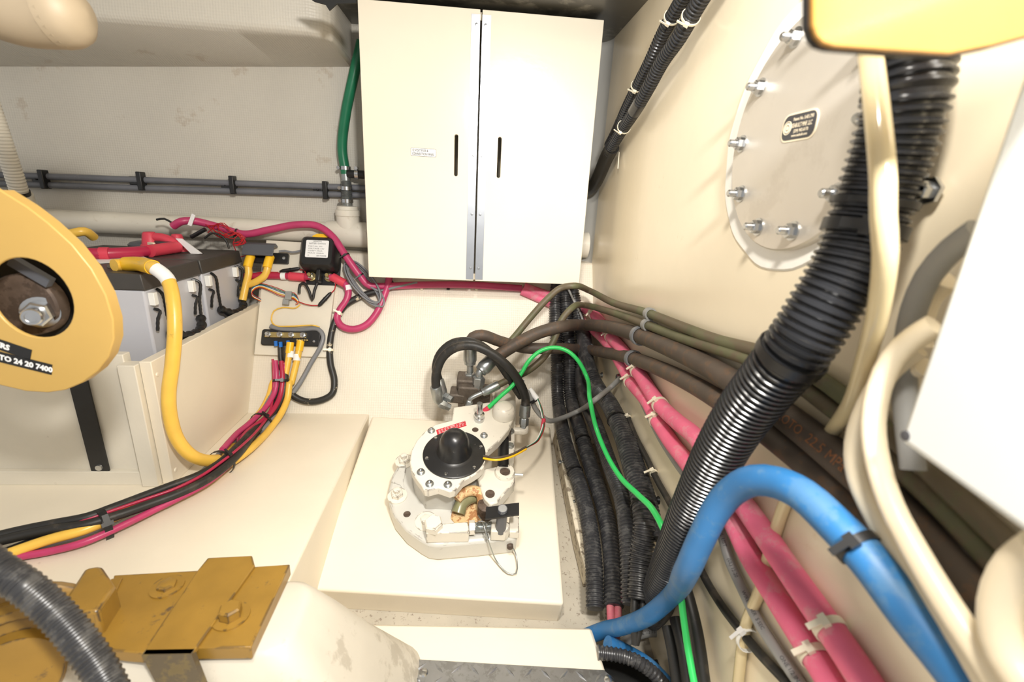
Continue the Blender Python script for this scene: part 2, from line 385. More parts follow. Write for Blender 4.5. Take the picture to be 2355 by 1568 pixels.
# pedestal
q = [PB, at(1265.6, 979.5, 'p', 0), at(1298, 1389, 'p', 0), at(714, 1354, 'p', 0)]
struct('rudder_pedestal', MB().prism([v-PN*.066 for v in q], [v for v in q]), 'paint', 'sloping cream pedestal block under the steering unit', 'pedestal', bevel=.006, segs=3)
# front cross beam with chequer plate
zb = -.68
A = [(-.30, .612), (.212, .587), (.218, .47), (-.30, .50)]
struct('cross_beam', MB().prism([Vector((x, y, zb-.2)) for x, y in A], [Vector((x, y, zb)) for x, y in A]), 'paint', 'cream cross beam in front of the pedestal', 'beam', bevel=.006)
struct('floor_front', MB().box2((-.30, -.1, -.92), (.215, .505, -.72)), 'paint', 'cream step below the tread plate', 'floor')
t = empty('tread_plate', at(1180, 1560, 'z', zb), 'grey aluminium chequer plate screwed to the cream cross beam', 'tread plate')
fl, fr = at(945, 1514, 'z', zb+.004), at(1408, 1541, 'z', zb+.004)
tu = (fr-fl).normalized(); tw = Vector((tu.y, -tu.x, 0)); wd = (fr-fl).length
base = [fl+tu*.0+tw*.012, fl+tu*.008, fr-tu*.012, fr+tw*.012, fr+tw*.13, fl+tw*.13]
obj('plate', MB().prism([p-EZ*.0035 for p in base], base), 'tread', t, bevel=.001)
k = 0
for i in range(14):
    for j in range(5):
        c = fl+tu*(.018+.0265*i)+tw*(.012+.021*j)
        if (c-fl).dot(tu) > wd-.01: continue
        d = (tu+tw*(1 if (i+j) % 2 else -1)).normalized(); e = EZ.cross(d)
        mb = MB(); mb.add([c-d*.011, c+e*.0028, c+d*.011, c-e*.0028, c-d*.006+EZ*.0012, c+d*.006+EZ*.0012], [(0, 3, 4), (3, 2, 5, 4), (2, 1, 5), (1, 0, 4, 5)])
        obj('raised_lug', mb, 'tread', t)
for px, py in ((973, 1546), (1400, 1562)):
    obj('screw', MB().lathe(at(px, py, 'z', zb+.004), EZ, [(.0075, 0), (.006, .002), (.002, .0032)], 16), 'steel', t)
# slatted timber strip in the gutter
q = [at(x, y, 'p', -.012) for x, y in ((1276, 985), (1299, 1100), (1326, 1230), (1349, 1320), (1376, 1312), (1352, 1200), (1327, 1085), (1297, 982))]
obj('timber_batten', MB().prism([v-PN*.045 for v in q], q), 'plank', None, 'worn cream timber batten between the pedestal and the black conduits', 'batten', bevel=.002)

# ================================================================ cabinet
CBX0, CBX1, CBZ0, CBZ1, CBY = -.255, .265, -.2065, .371, 1.15
t = empty('wall_cabinet', ((CBX0+CBX1)/2, CBY, CBZ0), 'cream two-door fuse cabinet hanging on the back wall', 'cabinet')
mb = MB(); D1 = 1.268
for a, b in (((CBX0, CBY+.018, CBZ0), (CBX0+.015, D1, CBZ1)), ((CBX1-.015, CBY+.018, CBZ0), (CBX1, D1, CBZ1)), ((CBX0, CBY+.018, CBZ0), (CBX1, D1, CBZ0+.015)), ((CBX0, CBY+.018, CBZ1-.015), (CBX1, D1, CBZ1)), ((CBX0, D1-.01, CBZ0), (CBX1, D1, CBZ1))):
    mb.box2(a, b)
obj('carcass', mb, 'cab', t)
def cab(px, py, y=CBY): return at(px, py, 'y', y)
gx = .0008
for nm, x0, x1, slot, strip in (('door', CBX0, gx-.0022, ((1050, 309), (1048, 405)), -1), ('door', gx+.0022, CBX1, ((1150, 315), (1146, 409)), 1)):
    s0, s1 = cab(*slot[0]), cab(*slot[1]); sx = (s0.x+s1.x)/2
    out = [Vector((x0, CBY, CBZ0)), Vector((x1, CBY, CBZ0)), Vector((x1, CBY, CBZ1)), Vector((x0, CBY, CBZ1))]
    hole = [Vector((sx+.0042*math.cos(a), CBY, (s1.z+.0042 if math.sin(a) < 0 else s0.z-.0042)+.0042*math.sin(a))) for a in [2*math.pi*(i+.5)/16 for i in range(16)]]
    d = obj('door', plate_hole(out, [hole], (0, .018, 0)), 'cab', t, 'left cream door with sticker and finger slot' if strip < 0 else 'right cream door with finger slot', bevel=.0012)
    sw = .0185; sx0 = x1-sw if strip < 0 else x0
    st = obj('edge_strip', MB().box2((sx0, CBY-.0018, CBZ0+.004), (sx0+sw, CBY, CBZ1-.01)), 'alu', d, 'bright aluminium edge strip')
    for py in (57, 214, 358, 493, 617):
        z = cab(1100, py).z; obj('screw', MB().lathe((sx0+(.011 if strip < 0 else .0075), CBY-.0018, z), -EY, [(.0032, 0), (.0028, .0012), (.0008, .0014)], 12), 'steel', d)
    if strip < 0:
        c = (cab(943, 342)+cab(1005, 359))/2-EY*.0004
        obj('sticker', MB().prism(rrect(c, EX, EZ, .0285, .0085, .002), EY*-.0003), 'labelink', d)
        obj('sticker', MB().prism(rrect(c, EX, EZ, .0280, .0080, .002), EY*-.0005), 'tag', d, 'small white printed sticker')
        text('sticker_text', '12 VOLT FUSE &', .0072, c+Vector((-.0255, -.0007, .0014)), EX, EZ, 'labelink', d, .0001, .036)
        text('sticker_text', 'CONNECTION PANEL', .0072, c+Vector((-.0255, -.0007, -.006)), EX, EZ, 'labelink', d, .0001, .049)

# ================================================================ round tank cover
mc = Vector((XR, .5, .075)); t = empty('tank_cover', mc-EZ*.118, 'round brushed steel inspection cover bolted to the starboard tank wall', 'hatch cover')
def rim(r0, r1, x0, x1, n=64, jit=0):
    R = []
    for i in range(n):
        a = 2*math.pi*i/n; d = EY*math.cos(a)+EZ*math.sin(a); j = 1+jit*(math.sin(a*7)+math.sin(a*13+1)+.7*math.sin(a*3))
        R.append([mc+d*r0+EX*x0, mc+d*r1*j+EX*x0, mc+d*(r1*j-.002)+EX*x1, mc+d*r0+EX*x1])
    return MB().loft(R, closed=True)
obj('sealant_ring', rim(.10, .139, 0, -.0022, jit=.006), 'caulk', t, 'smeared white sealant ring')
mc = Vector((XR, .489, .0735))
obj('plate', MB().lathe(mc-EX*.002, -EX, [(.1155, 0), (.1155, .008), (.114, .0095), (0, .0095)], 72), 'cover', t)
pf = -.0115
for i in range(10):
    a = math.radians(36*i); c = mc+(EY*math.cos(a)+EZ*math.sin(a))*.098+EX*pf
    nt = obj('nut', MB().lathe(c, -EX, [(.0074, .0015), (.0074, .0075), (.0064, .0085)], 6, ref=EZ), 'steel', t)
    obj('washer', MB().lathe(c, -EX, [(.0098, 0), (.0098, .0015), (.003, .0016)], 20), 'steel', nt)
    obj('stud', MB().lathe(c, -EX, [(.0042, .002), (.0042, .0155), (.003, .017)], 12), 'steel', nt)
lc = at(1838, 290, 'x', XR+pf); yb = -EY
lp = obj('label_plate', MB().prism(rrect(lc, yb, EZ, .0265, .0135, .009), EX*-.0006), 'cream', t, 'small cream bordered maker label')
obj('label_field', MB().prism(rrect(lc-EX*.0006, yb, EZ, .0247, .0118, .0075), EX*-.0003), 'plate', lp)
lo = lc-EX*.0011
for i, (tx, sz, wdt, z, x) in enumerate((('Patent No. 5,421,793', .0042, .030, .0058, -.0095), ('SEABUILT MNF, LLC', .0056, .030, -.0006, -.0100), ('(239) 902-0170', .0042, .022, -.0054, -.006), ('www.seabuilt.com', .0034, .024, -.0093, -.008))):
    text('label_text', tx, sz, lo+yb*x+EZ*z, yb, EZ, 'cream', lp, .0001, wdt)
for r0, r1 in ((.0058, .0066), (.0030, .0049), (0.0001, .0020)):
    c = lo-yb*.0168; obj('emblem_ring', MB().loft([[c+(yb*math.cos(a)+EZ*math.sin(a))*r0, c+(yb*math.cos(a)+EZ*math.sin(a))*r1, c+(yb*math.cos(a)+EZ*math.sin(a))*r1-EX*.0002, c+(yb*math.cos(a)+EZ*math.sin(a))*r0-EX*.0002] for a in [2*math.pi*i/24 for i in range(24)]], closed=True), 'cream', lp)

# ================================================================ pipes on the back wall
pz = at(660, 533, 'y', 1.32).z
t = empty('drain_pipe', (-.5, 1.325, pz-.03), 'thick cream plastic pipe with a tee lying along the back wall', 'pipe')
obj('pipe_run', MB().cyl((-1.7, 1.328, pz+.004), (.32, 1.328, pz), .0275, 24), 'pvc', t)
tx = at(795, 520, 'y', 1.30).x
obj('tee_sleeve', MB().lathe((tx-.055, 1.328, pz), EX, [(.033, 0), (.034, .004), (.034, .106), (.033, .11)], 24), 'pvc', t)
vz = at(792, 478, 'y', 1.32).z
obj('tee_branch', MB().lathe((tx, 1.328, pz), EZ, [(.03, 0), (.03, vz-pz-.022), (.032, vz-pz-.02), (.032, vz-pz-.006), (.0275, vz-pz-.004), (.0275, vz-pz+.004), (.015, vz-pz+.006)], 24), 'pvc', t)
obj('coupling_sleeve', MB().cyl((.285, 1.328, pz), (.318, 1.328, pz), .036, 24), 'pvc', t)
hb = Vector((tx, 1.328, vz))
t = empty('hose_barb', hb, 'metal hose barb and clamps between the green hose and cream tee', 'hose fitting')
h1 = at(787, 388, 'y', 1.328).z
mb = MB(); prof = [(.011, .004)]
for i in range(16): prof += [(.0145, .016+.0034*i), (.0118, .0185+.0034*i)]
prof += [(.012, h1-vz-.002)]
obj('barb', mb.lathe(hb, EZ, prof, 18), 'zinc', t)
for z in (.018, .050):
    c = obj('hose_clamp', tie_mb(hb+EZ*z, EZ, .0145, .009, head=False), 'steel', t)
    obj('clamp_screw', MB().cyl(hb+Vector((-.016, -.012, z)), hb+Vector((-.016, .012, z)), .0045, 10), 'steel', c)
obj('elbow_outlet', MB().cyl(hb+Vector((.006, -.004, h1-vz-.012)), hb+Vector((.05, -.008, h1-vz-.012)), .0105, 14), 'black', t)
cl = obj('hose_clamp', tie_mb(hb+Vector((.03, -.006, h1-vz-.012)), EX, .0112, .009, head=False), 'steel', t)
obj('clamp_screw', MB().cyl(hb+Vector((.03, -.016, h1-vz+.003)), hb+Vector((.03, .006, h1-vz+.003)), .0045, 10), 'steel', cl)
g, P = hose('hose', [Vector((tx, 1.328, h1-.012)), at(787, 340, 'y', 1.325), at(795, 262, 'y', 1.315), at(812, 180, 'y', 1.305), at(832, 95, 'y', 1.30)], .0125, 'hose_green', 'green rubber hose rising from the cream tee beside the cabinet')
t2 = obj('hose_clamp', tie_mb(Vector((tx, 1.328, h1+.002)), EZ, .0128, .009, head=False), 'steel', g)
obj('clamp_screw', MB().cyl(Vector((tx-.016, 1.316, h1+.002)), Vector((tx-.016, 1.338, h1+.002)), .0045, 10), 'steel', t2)
for i, (p0, p1, lab) in enumerate((((60, 404), (836, 432), 'upper of two thin grey conduit pipes clipped along the back wall'), ((60, 424), (836, 449), 'lower of two thin grey conduit pipes clipped along the back wall'))):
    a, b = at(*p0, 'y', 1.345), at(*p1, 'y', 1.345); d = (b-a).normalized()
    obj('conduit_pipe', MB().cyl(a-d*.5, b+d*.1, .0078, 14), 'greypipe', None, lab, 'pipe', 'grey conduit pipes')
for px, py, lab in ((97, 412, 'black pipe clip nearest the cream hose at the left'), (320, 416, 'black pipe clip second from the left on the grey conduits'), (530, 425, 'black pipe clip third from the left on the grey conduits'), (742, 437, 'black pipe clip nearest the green hose')):
    c = at(px, py, 'y', 1.345); mb = MB()
    mb.box(c+Vector((-.012, .004, 0)), (.024, .012, .022)); mb.box(c+Vector((.010, -.006, 0)), (.012, .022, .046)); mb.cyl(c+Vector((-.012, .0, 0)), c+Vector((-.012, -.006, 0)), .003, 10)
    obj('pipe_clip', mb, 'black', None, lab, 'clip', 'black pipe clips', bevel=.002)
c0 = at(18, 300, 'y', 1.22)
g, P = corrugated('ribbed_hose', [at(-40, 190, 'y', 1.22), at(8, 330, 'y', 1.23), at(38, 420, 'y', 1.25), at(46, 446, 'y', 1.26)], .018, 'pvc', 'cream ribbed hose at the far left of the back wall', 'hose', pitch=.007, depth=.06)
obj('hose_clamp', tie_mb(P[-3], P[-1]-P[-5], .0185, .012, head=False), 'black', g)
obj('connector', MB().cyl(P[-1], P[-1]+(P[-1]-P[-4]).normalized()*.05, .024, 18), 'pvc', g)

# ================================================================ battery box and batteries
zt = at(325, 841, 'x', -.555).z; zbk = at(618, 690, 'x', -.552).z
t = empty('battery_box', (-.9, .82, ZF), 'cream painted plywood battery box on the raised floor', 'battery box')
a = [Vector((-.552, .800, ZF)), Vector((-.552, 1.15, ZF)), Vector((-.552, 1.268, zbk-.06)), Vector((-.552, 1.268, zbk)), Vector((-.552, .800, zt))]
sp = obj('side_panel', MB().prism(a, EX*-.02), 'paint', t, bevel=.0015)
for px, py in ((362, 861), (380, 978), (404, 1080), (615, 800), (618, 840), (622, 864)):
    obj('screw', MB().lathe(at(px, py, 'x', -.552), EX, [(.0045, 0), (.0035, .0015), (.001, .0018)], 12), 'paint', sp)
zf2 = at(300, 812, 'y', .815).z
obj('front_panel', MB().box2((-1.7, .806, ZF), (-.60, .824, zf2)), 'board', t, bevel=.0015)
obj('corner_post', MB().box2((-.602, .790, ZF), (-.573, .815, zt-.004)), 'board', t, bevel=.0015)
obj('bottom_batten', MB().box2((-1.7, .796, ZF), (-.602, .806, ZF+.028)), 'board', t, bevel=.001)
obj('shelf', MB().box2((-1.7, .824, -.45), (-.573, 1.34, -.432)), 'board', t)
def battery(x0, x1, y0, y1, label, handles=True, ztop=-.170):
    t = empty('battery', ((x0+x1)/2, (y0+y1)/2, -.432), label, 'battery', 'batteries in the box')
    zl = ztop-.030; xs = .008
    obj('case', MB().box2((x0+.004, y0+.003, -.432), (x1-.004, y1-.003, zl)), 'case', t, 'translucent pale grey case', bevel=.004)
    obj('lid', MB().prism([Vector((x, y, zl)) for x, y in ((x0, y0), (x1, y0), (x1, y1), (x0, y1))], [Vector((x, y, ztop)) for x, y in ((x0+.003, y0+.0015), (x1-.004, y0+.0015), (x1-.004, y1-.0015), (x0+.003, y1-.0015))]), 'lid', t, 'dark grey lid', bevel=.002)
    ym = (y0+y1)/2
    obj('lid_vent', MB().lathe((x1-.075, ym, ztop-.0005), EZ, [(.03, 0), (.03, .0015), (.026, .0016), (.026, .0006), (0, .0006)], 24), 'lid', t)
    if handles:
        hx = x1+.006
        h = obj('handle', MB().tube(spline([Vector((hx, ym-.055, zl-.088)), Vector((hx+.012, ym-.03, zl-.104)), Vector((hx+.016, ym, zl-.108)), Vector((hx+.012, ym+.03, zl-.104)), Vector((hx, ym+.055, zl-.088))], .004), lambda i: .0085+.0016*math.sin(i*1.35), 12), 'black', t, 'black moulded carry grip')
        for s in (-1, 1):
            y = ym+s*.062
            obj('rope', MB().tube(spline([Vector((x1-.002, y-s*.006, zl-.004)), Vector((x1+.010, y, zl-.012)), Vector((hx+.002, ym+s*.056, zl-.05)), Vector((hx+.002, ym+s*.053, zl-.09))], .004), lambda i: .0028+.0006*(i % 2), 8), 'black', h)
            obj('rope_tail', MB().tube(spline([Vector((x1-.002, y-.012, zl-.038)), Vector((x1+.008, y-.012, zl-.042)), Vector((x1+.006, y-.018, zl-.055)), Vector((x1+.004, y-.022, zl-.078))], .004), lambda i: .0026+.0006*(i % 2), 8), 'black', h)
            obj('rope_lug', MB().box2((x1-.004, y-.020, zl-.030), (x1+.007, y-.009, zl-.006)), 'whiteplastic', t, bevel=.001)
    return t
battery(-.93, -.597, .885, 1.069, 'front grey battery with the yellow cable across its lid')
battery(-.93, -.597, 1.074, 1.258, 'rear grey battery against the back wall')
battery(-1.32, -.975, 1.06, 1.25, 'battery mostly hidden at the far left behind the yellow guard', False, -.158)
# strap on the front of the box
s0, s1 = at(178, 860, 'y', .802), at(234, 1083, 'y', .802); sw = EX*.0155
t = empty('hold_down_strap', s1, 'black webbing strap hanging down the front of the battery box', 'strap')
obj('webbing', MB().prism([s0-sw, s0+sw, s1+sw, s1-sw], EY*-.003), 'black', t)
obj('rivet', MB().lathe(s1+(s0-s1)*.05+EY*-.003, -EY, [(.0065, 0), (.0055, .003), (.002, .0032)], 16), 'steel', t)

# ================================================================ steering unit on the pedestal
def pl(L, w): return [at(x, y, 'p', w) for x, y in L]
ub = at(1050, 1150, 'p', 0)
U = empty('steering_unit', ub, 'cream hydraulic steering unit with black domed cap on the pedestal', 'steering unit')
BW = .05
bo = [(940, 1042), (918, 1062), (901, 1091), (893, 1125), (894, 1154), (906, 1185), (933, 1217), (967, 1241), (985, 1251), (1006, 1254), (1100, 1246), (1186, 1237), (1190, 1230), (1187, 1205), (1130, 1180), (1070, 1130), (1000, 1060), (965, 1040)]
top = pl(bo, BW); obj('base_casting', MB().prism([v-PN*BW for v in top], top), 'unitg', U, bevel=.007, segs=3)
for (x, y) in ((930, 1062), (914, 1141)):
    c = at(x, y, 'p', BW); b = obj('mounting_bolt', MB().lathe(c, PN, [(.012, .002), (.012, .011), (.010, .013)], 6), 'unit', U)
    obj('washer', MB().lathe(c, PN, [(.019, 0), (.019, .003), (.005, .003)], 22), 'unit', b); obj('bolt_end', MB().lathe(c, PN, [(.0065, .01), (.0065, .021), (.005, .022)], 12), 'unit', b)
q = pl([(918, 1075), (936, 1070), (928, 1110), (930, 1130), (920, 1116), (900, 1110)], BW)
obj('lock_plate', MB().prism(q, PN*.003), 'unitg', U, bevel=.001)
obj('drain_hole', MB().lathe(at(936, 1182, 'p', BW), PN, [(.007, 0), (.0055, .0015), (0, .0005)], 14), 'rust', U)
c = at(980, 1199, 'p', BW); b = obj('mounting_bolt', MB().lathe(c, PN, [(.010, .002), (.010, .010), (.008, .011)], 6), 'unit', U); obj('washer', MB().lathe(c, PN, [(.021, 0), (.021, .002), (.005, .002)], 22), 'unit', b)
# tower
to = [(996, 990), (969, 1012), (950, 1040), (947, 1064), (951, 1084), (961, 1098), (971, 1110), (975, 1119), (1000, 1119), (1043, 1122), (1052, 1110), (1064, 1098), (1088, 1085), (1104, 1074), (1110, 1056), (1108, 1030), (1085, 1000), (1040, 982)]
tt = pl(to, .116); obj('tower', MB().prism([v-PN*(.116-BW+.004) for v in tt], tt), 'unitg', U, bevel=.003)
co = [(1000, 976), (978, 990), (958, 1012), (946, 1035), (942, 1062), (947, 1084), (957, 1100), (969, 1115), (974, 1125), (984, 1127), (996, 1124), (1008, 1121), (1020, 1125), (1034, 1130), (1047, 1127), (1056, 1117), (1066, 1105), (1088, 1093), (1102, 1084), (1112, 1074), (1117, 1057), (1118, 1040), (1146, 1016), (1170, 987), (1181, 963), (1184, 944), (1177, 929), (1160, 922), (1120, 925), (1043, 936), (1039, 966)]
CW = .135; ct = pl(co, CW)
obj('top_plate', MB().prism([v-PN*.020 for v in ct], ct), 'unit', U, bevel=.0025)
dc = at(1045, 1044, 'p', CW)
dm = obj('dome_cap', MB().lathe(dc, PN, [(.0605, 0), (.0605, .0025), (.058, .004), (.040, .0055), (.034, .009), (.030, .018), (.0285, .032), (.025, .044), (.018, .053), (.009, .058), (0, .059)], 48), 'dome', U, 'glossy black domed cap')
for i in range(6):
    a = math.radians(60*i+20); c = dc+(PX*math.cos(a)+PY*math.sin(a))*.0535+PN*.004
    obj('screw', MB().lathe(c, PN, [(.0035, 0), (.003, .0022), (.001, .0024)], 10), 'steel', dm)
for x, y in ((992, 991), (968, 1086), (1030, 1115), (1113, 1002), (988, 1113)):
    c = at(x, y, 'p', CW); b = obj('cap_screw', MB().lathe(c, PN, [(.0058, 0), (.0058, .005), (.0045, .0058), (.0028, .0056), (.0028, .003), (0, .003)], 16), 'steel', U)
    obj('washer', MB().lathe(c, PN, [(.0078, 0), (.0078, .0012), (.003, .0012)], 18), 'zinc', b)
obj('plug_hole', MB().lathe(at(1093, 988, 'p', CW), PN, [(.0068, 0), (.0055, .001), (0, .0003)], 16), 'rust', U)
c = at(1158, 954, 'p', CW); obj('breather_dome', MB().lathe(c, PN, [(.0245, 0), (.0245, .012), (.0225, .020), (.017, .026), (.009, .029), (0, .030)], 32), 'unit', U, 'cream rounded breather dome')
q = pl([(1003, 989), (1070, 968), (1073, 979), (1006, 1000)], CW); q = [q[0]-(q[2]-q[0])*0, q[1], q[2], q[3]]
rl = obj('warning_label', MB().prism(q, PN*.0006), 'redlabel', U, 'scuffed red warning label')
for i in range(3):
    f = .25+.25*i; a = q[0].lerp(q[3], f)+PN*.0009; b = q[1].lerp(q[2], f)+PN*.0009; d = (b-a)
    for j in range(9):
        s0 = a+d*(.06+.1*j); s1 = s0+d*(.045+.04*random.random()); w = (q[3]-q[0]).normalized()*.0004
        obj('label_print', MB().add([s0-w, s1-w, s1+w, s0+w], [(0, 1, 2, 3)]), 'tag', rl, smooth=0)
c = at(1102, 966, 'p', CW); b = obj('breather_stem', MB().lathe(c, PN, [(.0105, 0), (.0105, .009), (.0095, .010), (.0105, .011), (.0105, .018), (.0065, .020), (.0065, .046), (.0055, .0475)], 20), 'steel', U, 'bright steel threaded stem')
# yoke arm and ram at the right
yo = [(1095, 1090), (1115, 1077), (1140, 1072), (1176, 1075), (1185, 1092), (1184, 1108), (1142, 1156), (1128, 1160), (1114, 1146), (1107, 1128)]
yt = pl(yo, .098); obj('yoke_arm', MB().prism([v-PN*.03 for v in yt], yt), 'unit', U, bevel=.003)
c = at(1161, 1088, 'p', .098); e = obj('yoke_eye', MB().lathe(c-PN*.004, PN, [(.0205, 0), (.0205, .006), (.0185, .010), (.0105, .010), (.0105, .004), (0, .004)], 28), 'unit', U)
obj('pin', MB().lathe(c, PN, [(.0095, 0), (.0095, .0045), (0, .0045)], 20), 'rust', e)
d = at(1200, 1096, 'p', .095); obj('grease_nipple', MB().cyl(c-PN*.002+PX*.018, c-PN*.002+PX*.036, .003, 10), 'steel', U)
c = at(1127, 1136, 'p', .098); obj('clamp_pin', MB().lathe(c, PN, [(.009, 0), (.009, .0015), (.006, .0018), (0, .0005)], 18), 'rust', U)
c = at(1118, 1158, 'p', .085); obj('lower_boss', MB().lathe(c-PN*.03, PN, [(.016, 0), (.016, .028), (.013, .03)], 24), 'rust', U)
a0, a1 = at(1158, 1000, 'p', .098), at(1157, 1078, 'p', .098)
obj('ram_rod', MB().cyl(a0, a1, .0115, 20), 'black', U, 'black ram rod')
obj('ram_gland', MB().cyl(a0-PY*.012, a0+PY*.03, .0165, 24), 'iron', U)
obj('ram_cylinder', MB().cyl(a0+PY*.03, a0+PY*.14, .026, 28), 'unit', U)
rb = pl([(1178, 985), (1190, 960), (1182, 990), (1176, 1042), (1168, 1042), (1168, 990)], .075)
obj('ram_bracket', MB().box((a0+PX*.016+PY*.0-PN*.03), (.018, .10, .05), RP), 'unit', U, bevel=.003)
for dy in (-.028, .014):
    c = a0+PX*.016+PY*dy-PN*.005; b = obj('bracket_bolt', MB().lathe(c, PN, [(.0075, 0), (.0075, .006), (.0065, .007)], 6), 'zinc', U)
obj('ram_plate', MB().box(a0+PY*.10-PX*.006+PN*.0, (.05, .16, .012), RP), 'unit', U, bevel=.003)
for dx in (-.026, .014):
    for dy in (.05, .15):
        obj('plate_bolt', MB().lathe(a0+PY*dy+PX*dx+PN*.006, PN, [(.0065, 0), (.0065, .005), (.0055, .006)], 6), 'unit', U)
# right port elbow fitting
f0 = at(1207, 992, 'p', .085)
obj('port_elbow', MB().tube(spline([f0-PX*.03, f0-PX*.008, f0+PY*.002, f0+PY*.012+PN*.006], .003), .0085, 14), 'unit', U)
# stained pocket with the tiller boss and sealed stock
q = pl([(1045, 1150), (1088, 1140), (1112, 1152), (1120, 1180), (1112, 1205), (1050, 1205), (1036, 1190)], BW+.004)
obj('stained_web', MB().prism([v-PN*.02 for v in q], [v for v in q]), 'stain', U, bevel=.003)
s = spline([at(1054, 1180, 'p', .062), at(1062, 1158, 'p', .07), at(1080, 1146, 'p', .07), at(1098, 1142, 'p', .066)], .004)
obj('sealant_bead', MB().tube(s, lambda i: .0135-.0003*i, 14), 'slime', U, 'olive green sealant bead')
s = spline([at(1050, 1148, 'p', .085), at(1062, 1136, 'p', .088), at(1084, 1128, 'p', .088), at(1104, 1134, 'p', .085), at(1110, 1160, 'p', .07)], .004)
obj('tiller_boss', MB().tube(s, .010, 12), 'stain', U)
# locking link along the front of the base
lw = .08
lt = pl([(979, 1226), (986, 1206), (1076, 1199), (1079, 1224)], lw)
obj('link_block', MB().prism([v-PN*(lw-BW) for v in lt], lt), 'unit', U, bevel=.002)
c = at(997, 1207, 'p', lw+.004); obj('hex_bolt', MB().lathe(c-PN*.006, PN, [(.017, 0), (.017, .013), (.0145, .016)], 6), 'unit', U, 'chipped cream hex bolt head')
r0, r1 = at(1079, 1213, 'p', lw-.012), at(1132, 1210, 'p', lw-.012)
obj('lock_nut', MB().cyl(r0, r0.lerp(r1, .24), .0125, 6), 'unit', U)
rd = MB(); dr = (r1-r0)
prof = [(.0088, 0)]
for i in range(18): prof += [(.0092, dr.length*(i+.3)/18), (.0080, dr.length*(i+.8)/18)]
obj('threaded_rod', rd.lathe(r0, dr, prof, 16), 'zinc', U)
lt = pl([(1129, 1222), (1130, 1203), (1163, 1199), (1172, 1204), (1172, 1216), (1163, 1223)], lw-.002)
obj('link_eye', MB().prism([v-PN*(lw-BW-.002) for v in lt], lt), 'unit', U, bevel=.002)
obj('end_lug', MB().box(at(1182, 1212, 'p', BW+.008), (.018, .034, .02), RP), 'unit', U, bevel=.002)
c = at(1152, 1212, 'p', lw); ax = PN
lp0 = obj('locking_pin', MB().lathe(c-ax*.01, ax, [(.0095, 0), (.0095, .05), (.0085, .051), (.0085, .064)], 18), 'graphite', U, 'grey locking pin')
pc = c+ax*.046
pad = MB(); R = []
for i in range(9):
    x = -.029+.058*i/8; z = .0035*math.sin(x*60)
    R.append([pc+PX*x+PY*(.012+x*.12)+ax*(z-.002), pc+PX*x+PY*(-.012+x*.12)+ax*(z-.002), pc+PX*x+PY*(-.012+x*.12)+ax*(z+.002), pc+PX*x+PY*(.012+x*.12)+ax*(z+.002)])
obj('rubber_pad', pad.loft(R), 'black', lp0, 'black rubber pad')
obj('pin_head', MB().lathe(pc, ax, [(.0085, 0), (.0085, .007), (.007, .009), (0, .0092)], 16), 'grey', lp0)
ly = [at(1100, 1185, 'p', .07), at(1112, 1205, 'p', .085), at(1119, 1230, 'p', .075), at(1128, 1258, 'p', .045), at(1143, 1292, 'p', .012), at(1168, 1318, 'p', .008), at(1187, 1318, 'p', .008), at(1189, 1290, 'p', .01), at(1184, 1268, 'p', .018), at(1176, 1255, 'p', .03)]
lg, P = hose('lanyard', ly, .0013, 'zinc', parent=U, n=8)
obj('crimp_sleeve', MB().cyl(at(1118, 1226, 'p', .078), at(1122, 1238, 'p', .068), .0028, 10), 'zinc', U)
obj('key_ring', MB().loft([[at(1107, 1206, 'p', .085)+(PX*math.cos(a)+PN*math.sin(a))*.010+(PX*math.cos(a)*math.cos(b)+PN*math.sin(a)*math.cos(b)+PY*math.sin(b))*.0011 for b in [0, 1.57, 3.14, 4.71]] for a in [2*math.pi*i/18 for i in range(18)]], closed=True), 'steel', U)
obj('lanyard_screw', MB().lathe(at(1173, 1256, 'p', .03), -EY, [(.006, -.004), (.006, .003), (.004, .005)], 12), 'rust', U)
# wires leaving the cap
wv = [at(1112, 1051, 'p', CW+.006), at(1140, 1055, 'p', .15), at(1175, 1048, 'p', .14), at(1210, 1030, 'p', .13)]
for i, (m, o) in enumerate((('hosebrown', .002), ('yellowboot', -.002))):
    g, P = hose('cap_wire', [p+PY*o+PN*o*.5 for p in wv], .0022, m, parent=U, n=8)
we = [at(1210, 1030, 'p', .13), at(1238, 1010, 'y', .88), at(1250, 980, 'y', .90), at(1248, 955, 'y', .92), at(1241, 930, 'y', .93), at(1235, 915, 'y', .94)]
L = empty('signal_lead', we[2], 'thin red white and green signal wires looping up from the black cap', 'wires')
for i, m in enumerate(('wirered', 'yellowboot', 'whiteplastic', 'hose_green')):
    o = Vector((.0022*math.cos(i*1.6), .0022*math.sin(i*1.6), .001*i))
    hose('wire', [p+o*(1 if 0 < j < 5 else .3) for j, p in enumerate(we)], .0012, m, parent=L, n=6)
obj('wire_sleeve', MB().cyl(at(1247, 988, 'y', .90), at(1251, 962, 'y', .91), .0045, 10), 'redboot', L)
obj('crimp_sleeve', MB().cyl(at(1236, 918, 'y', .94), at(1218, 895, 'y', .955), .0062, 12), 'tag', L, 'white heat-shrink splice')

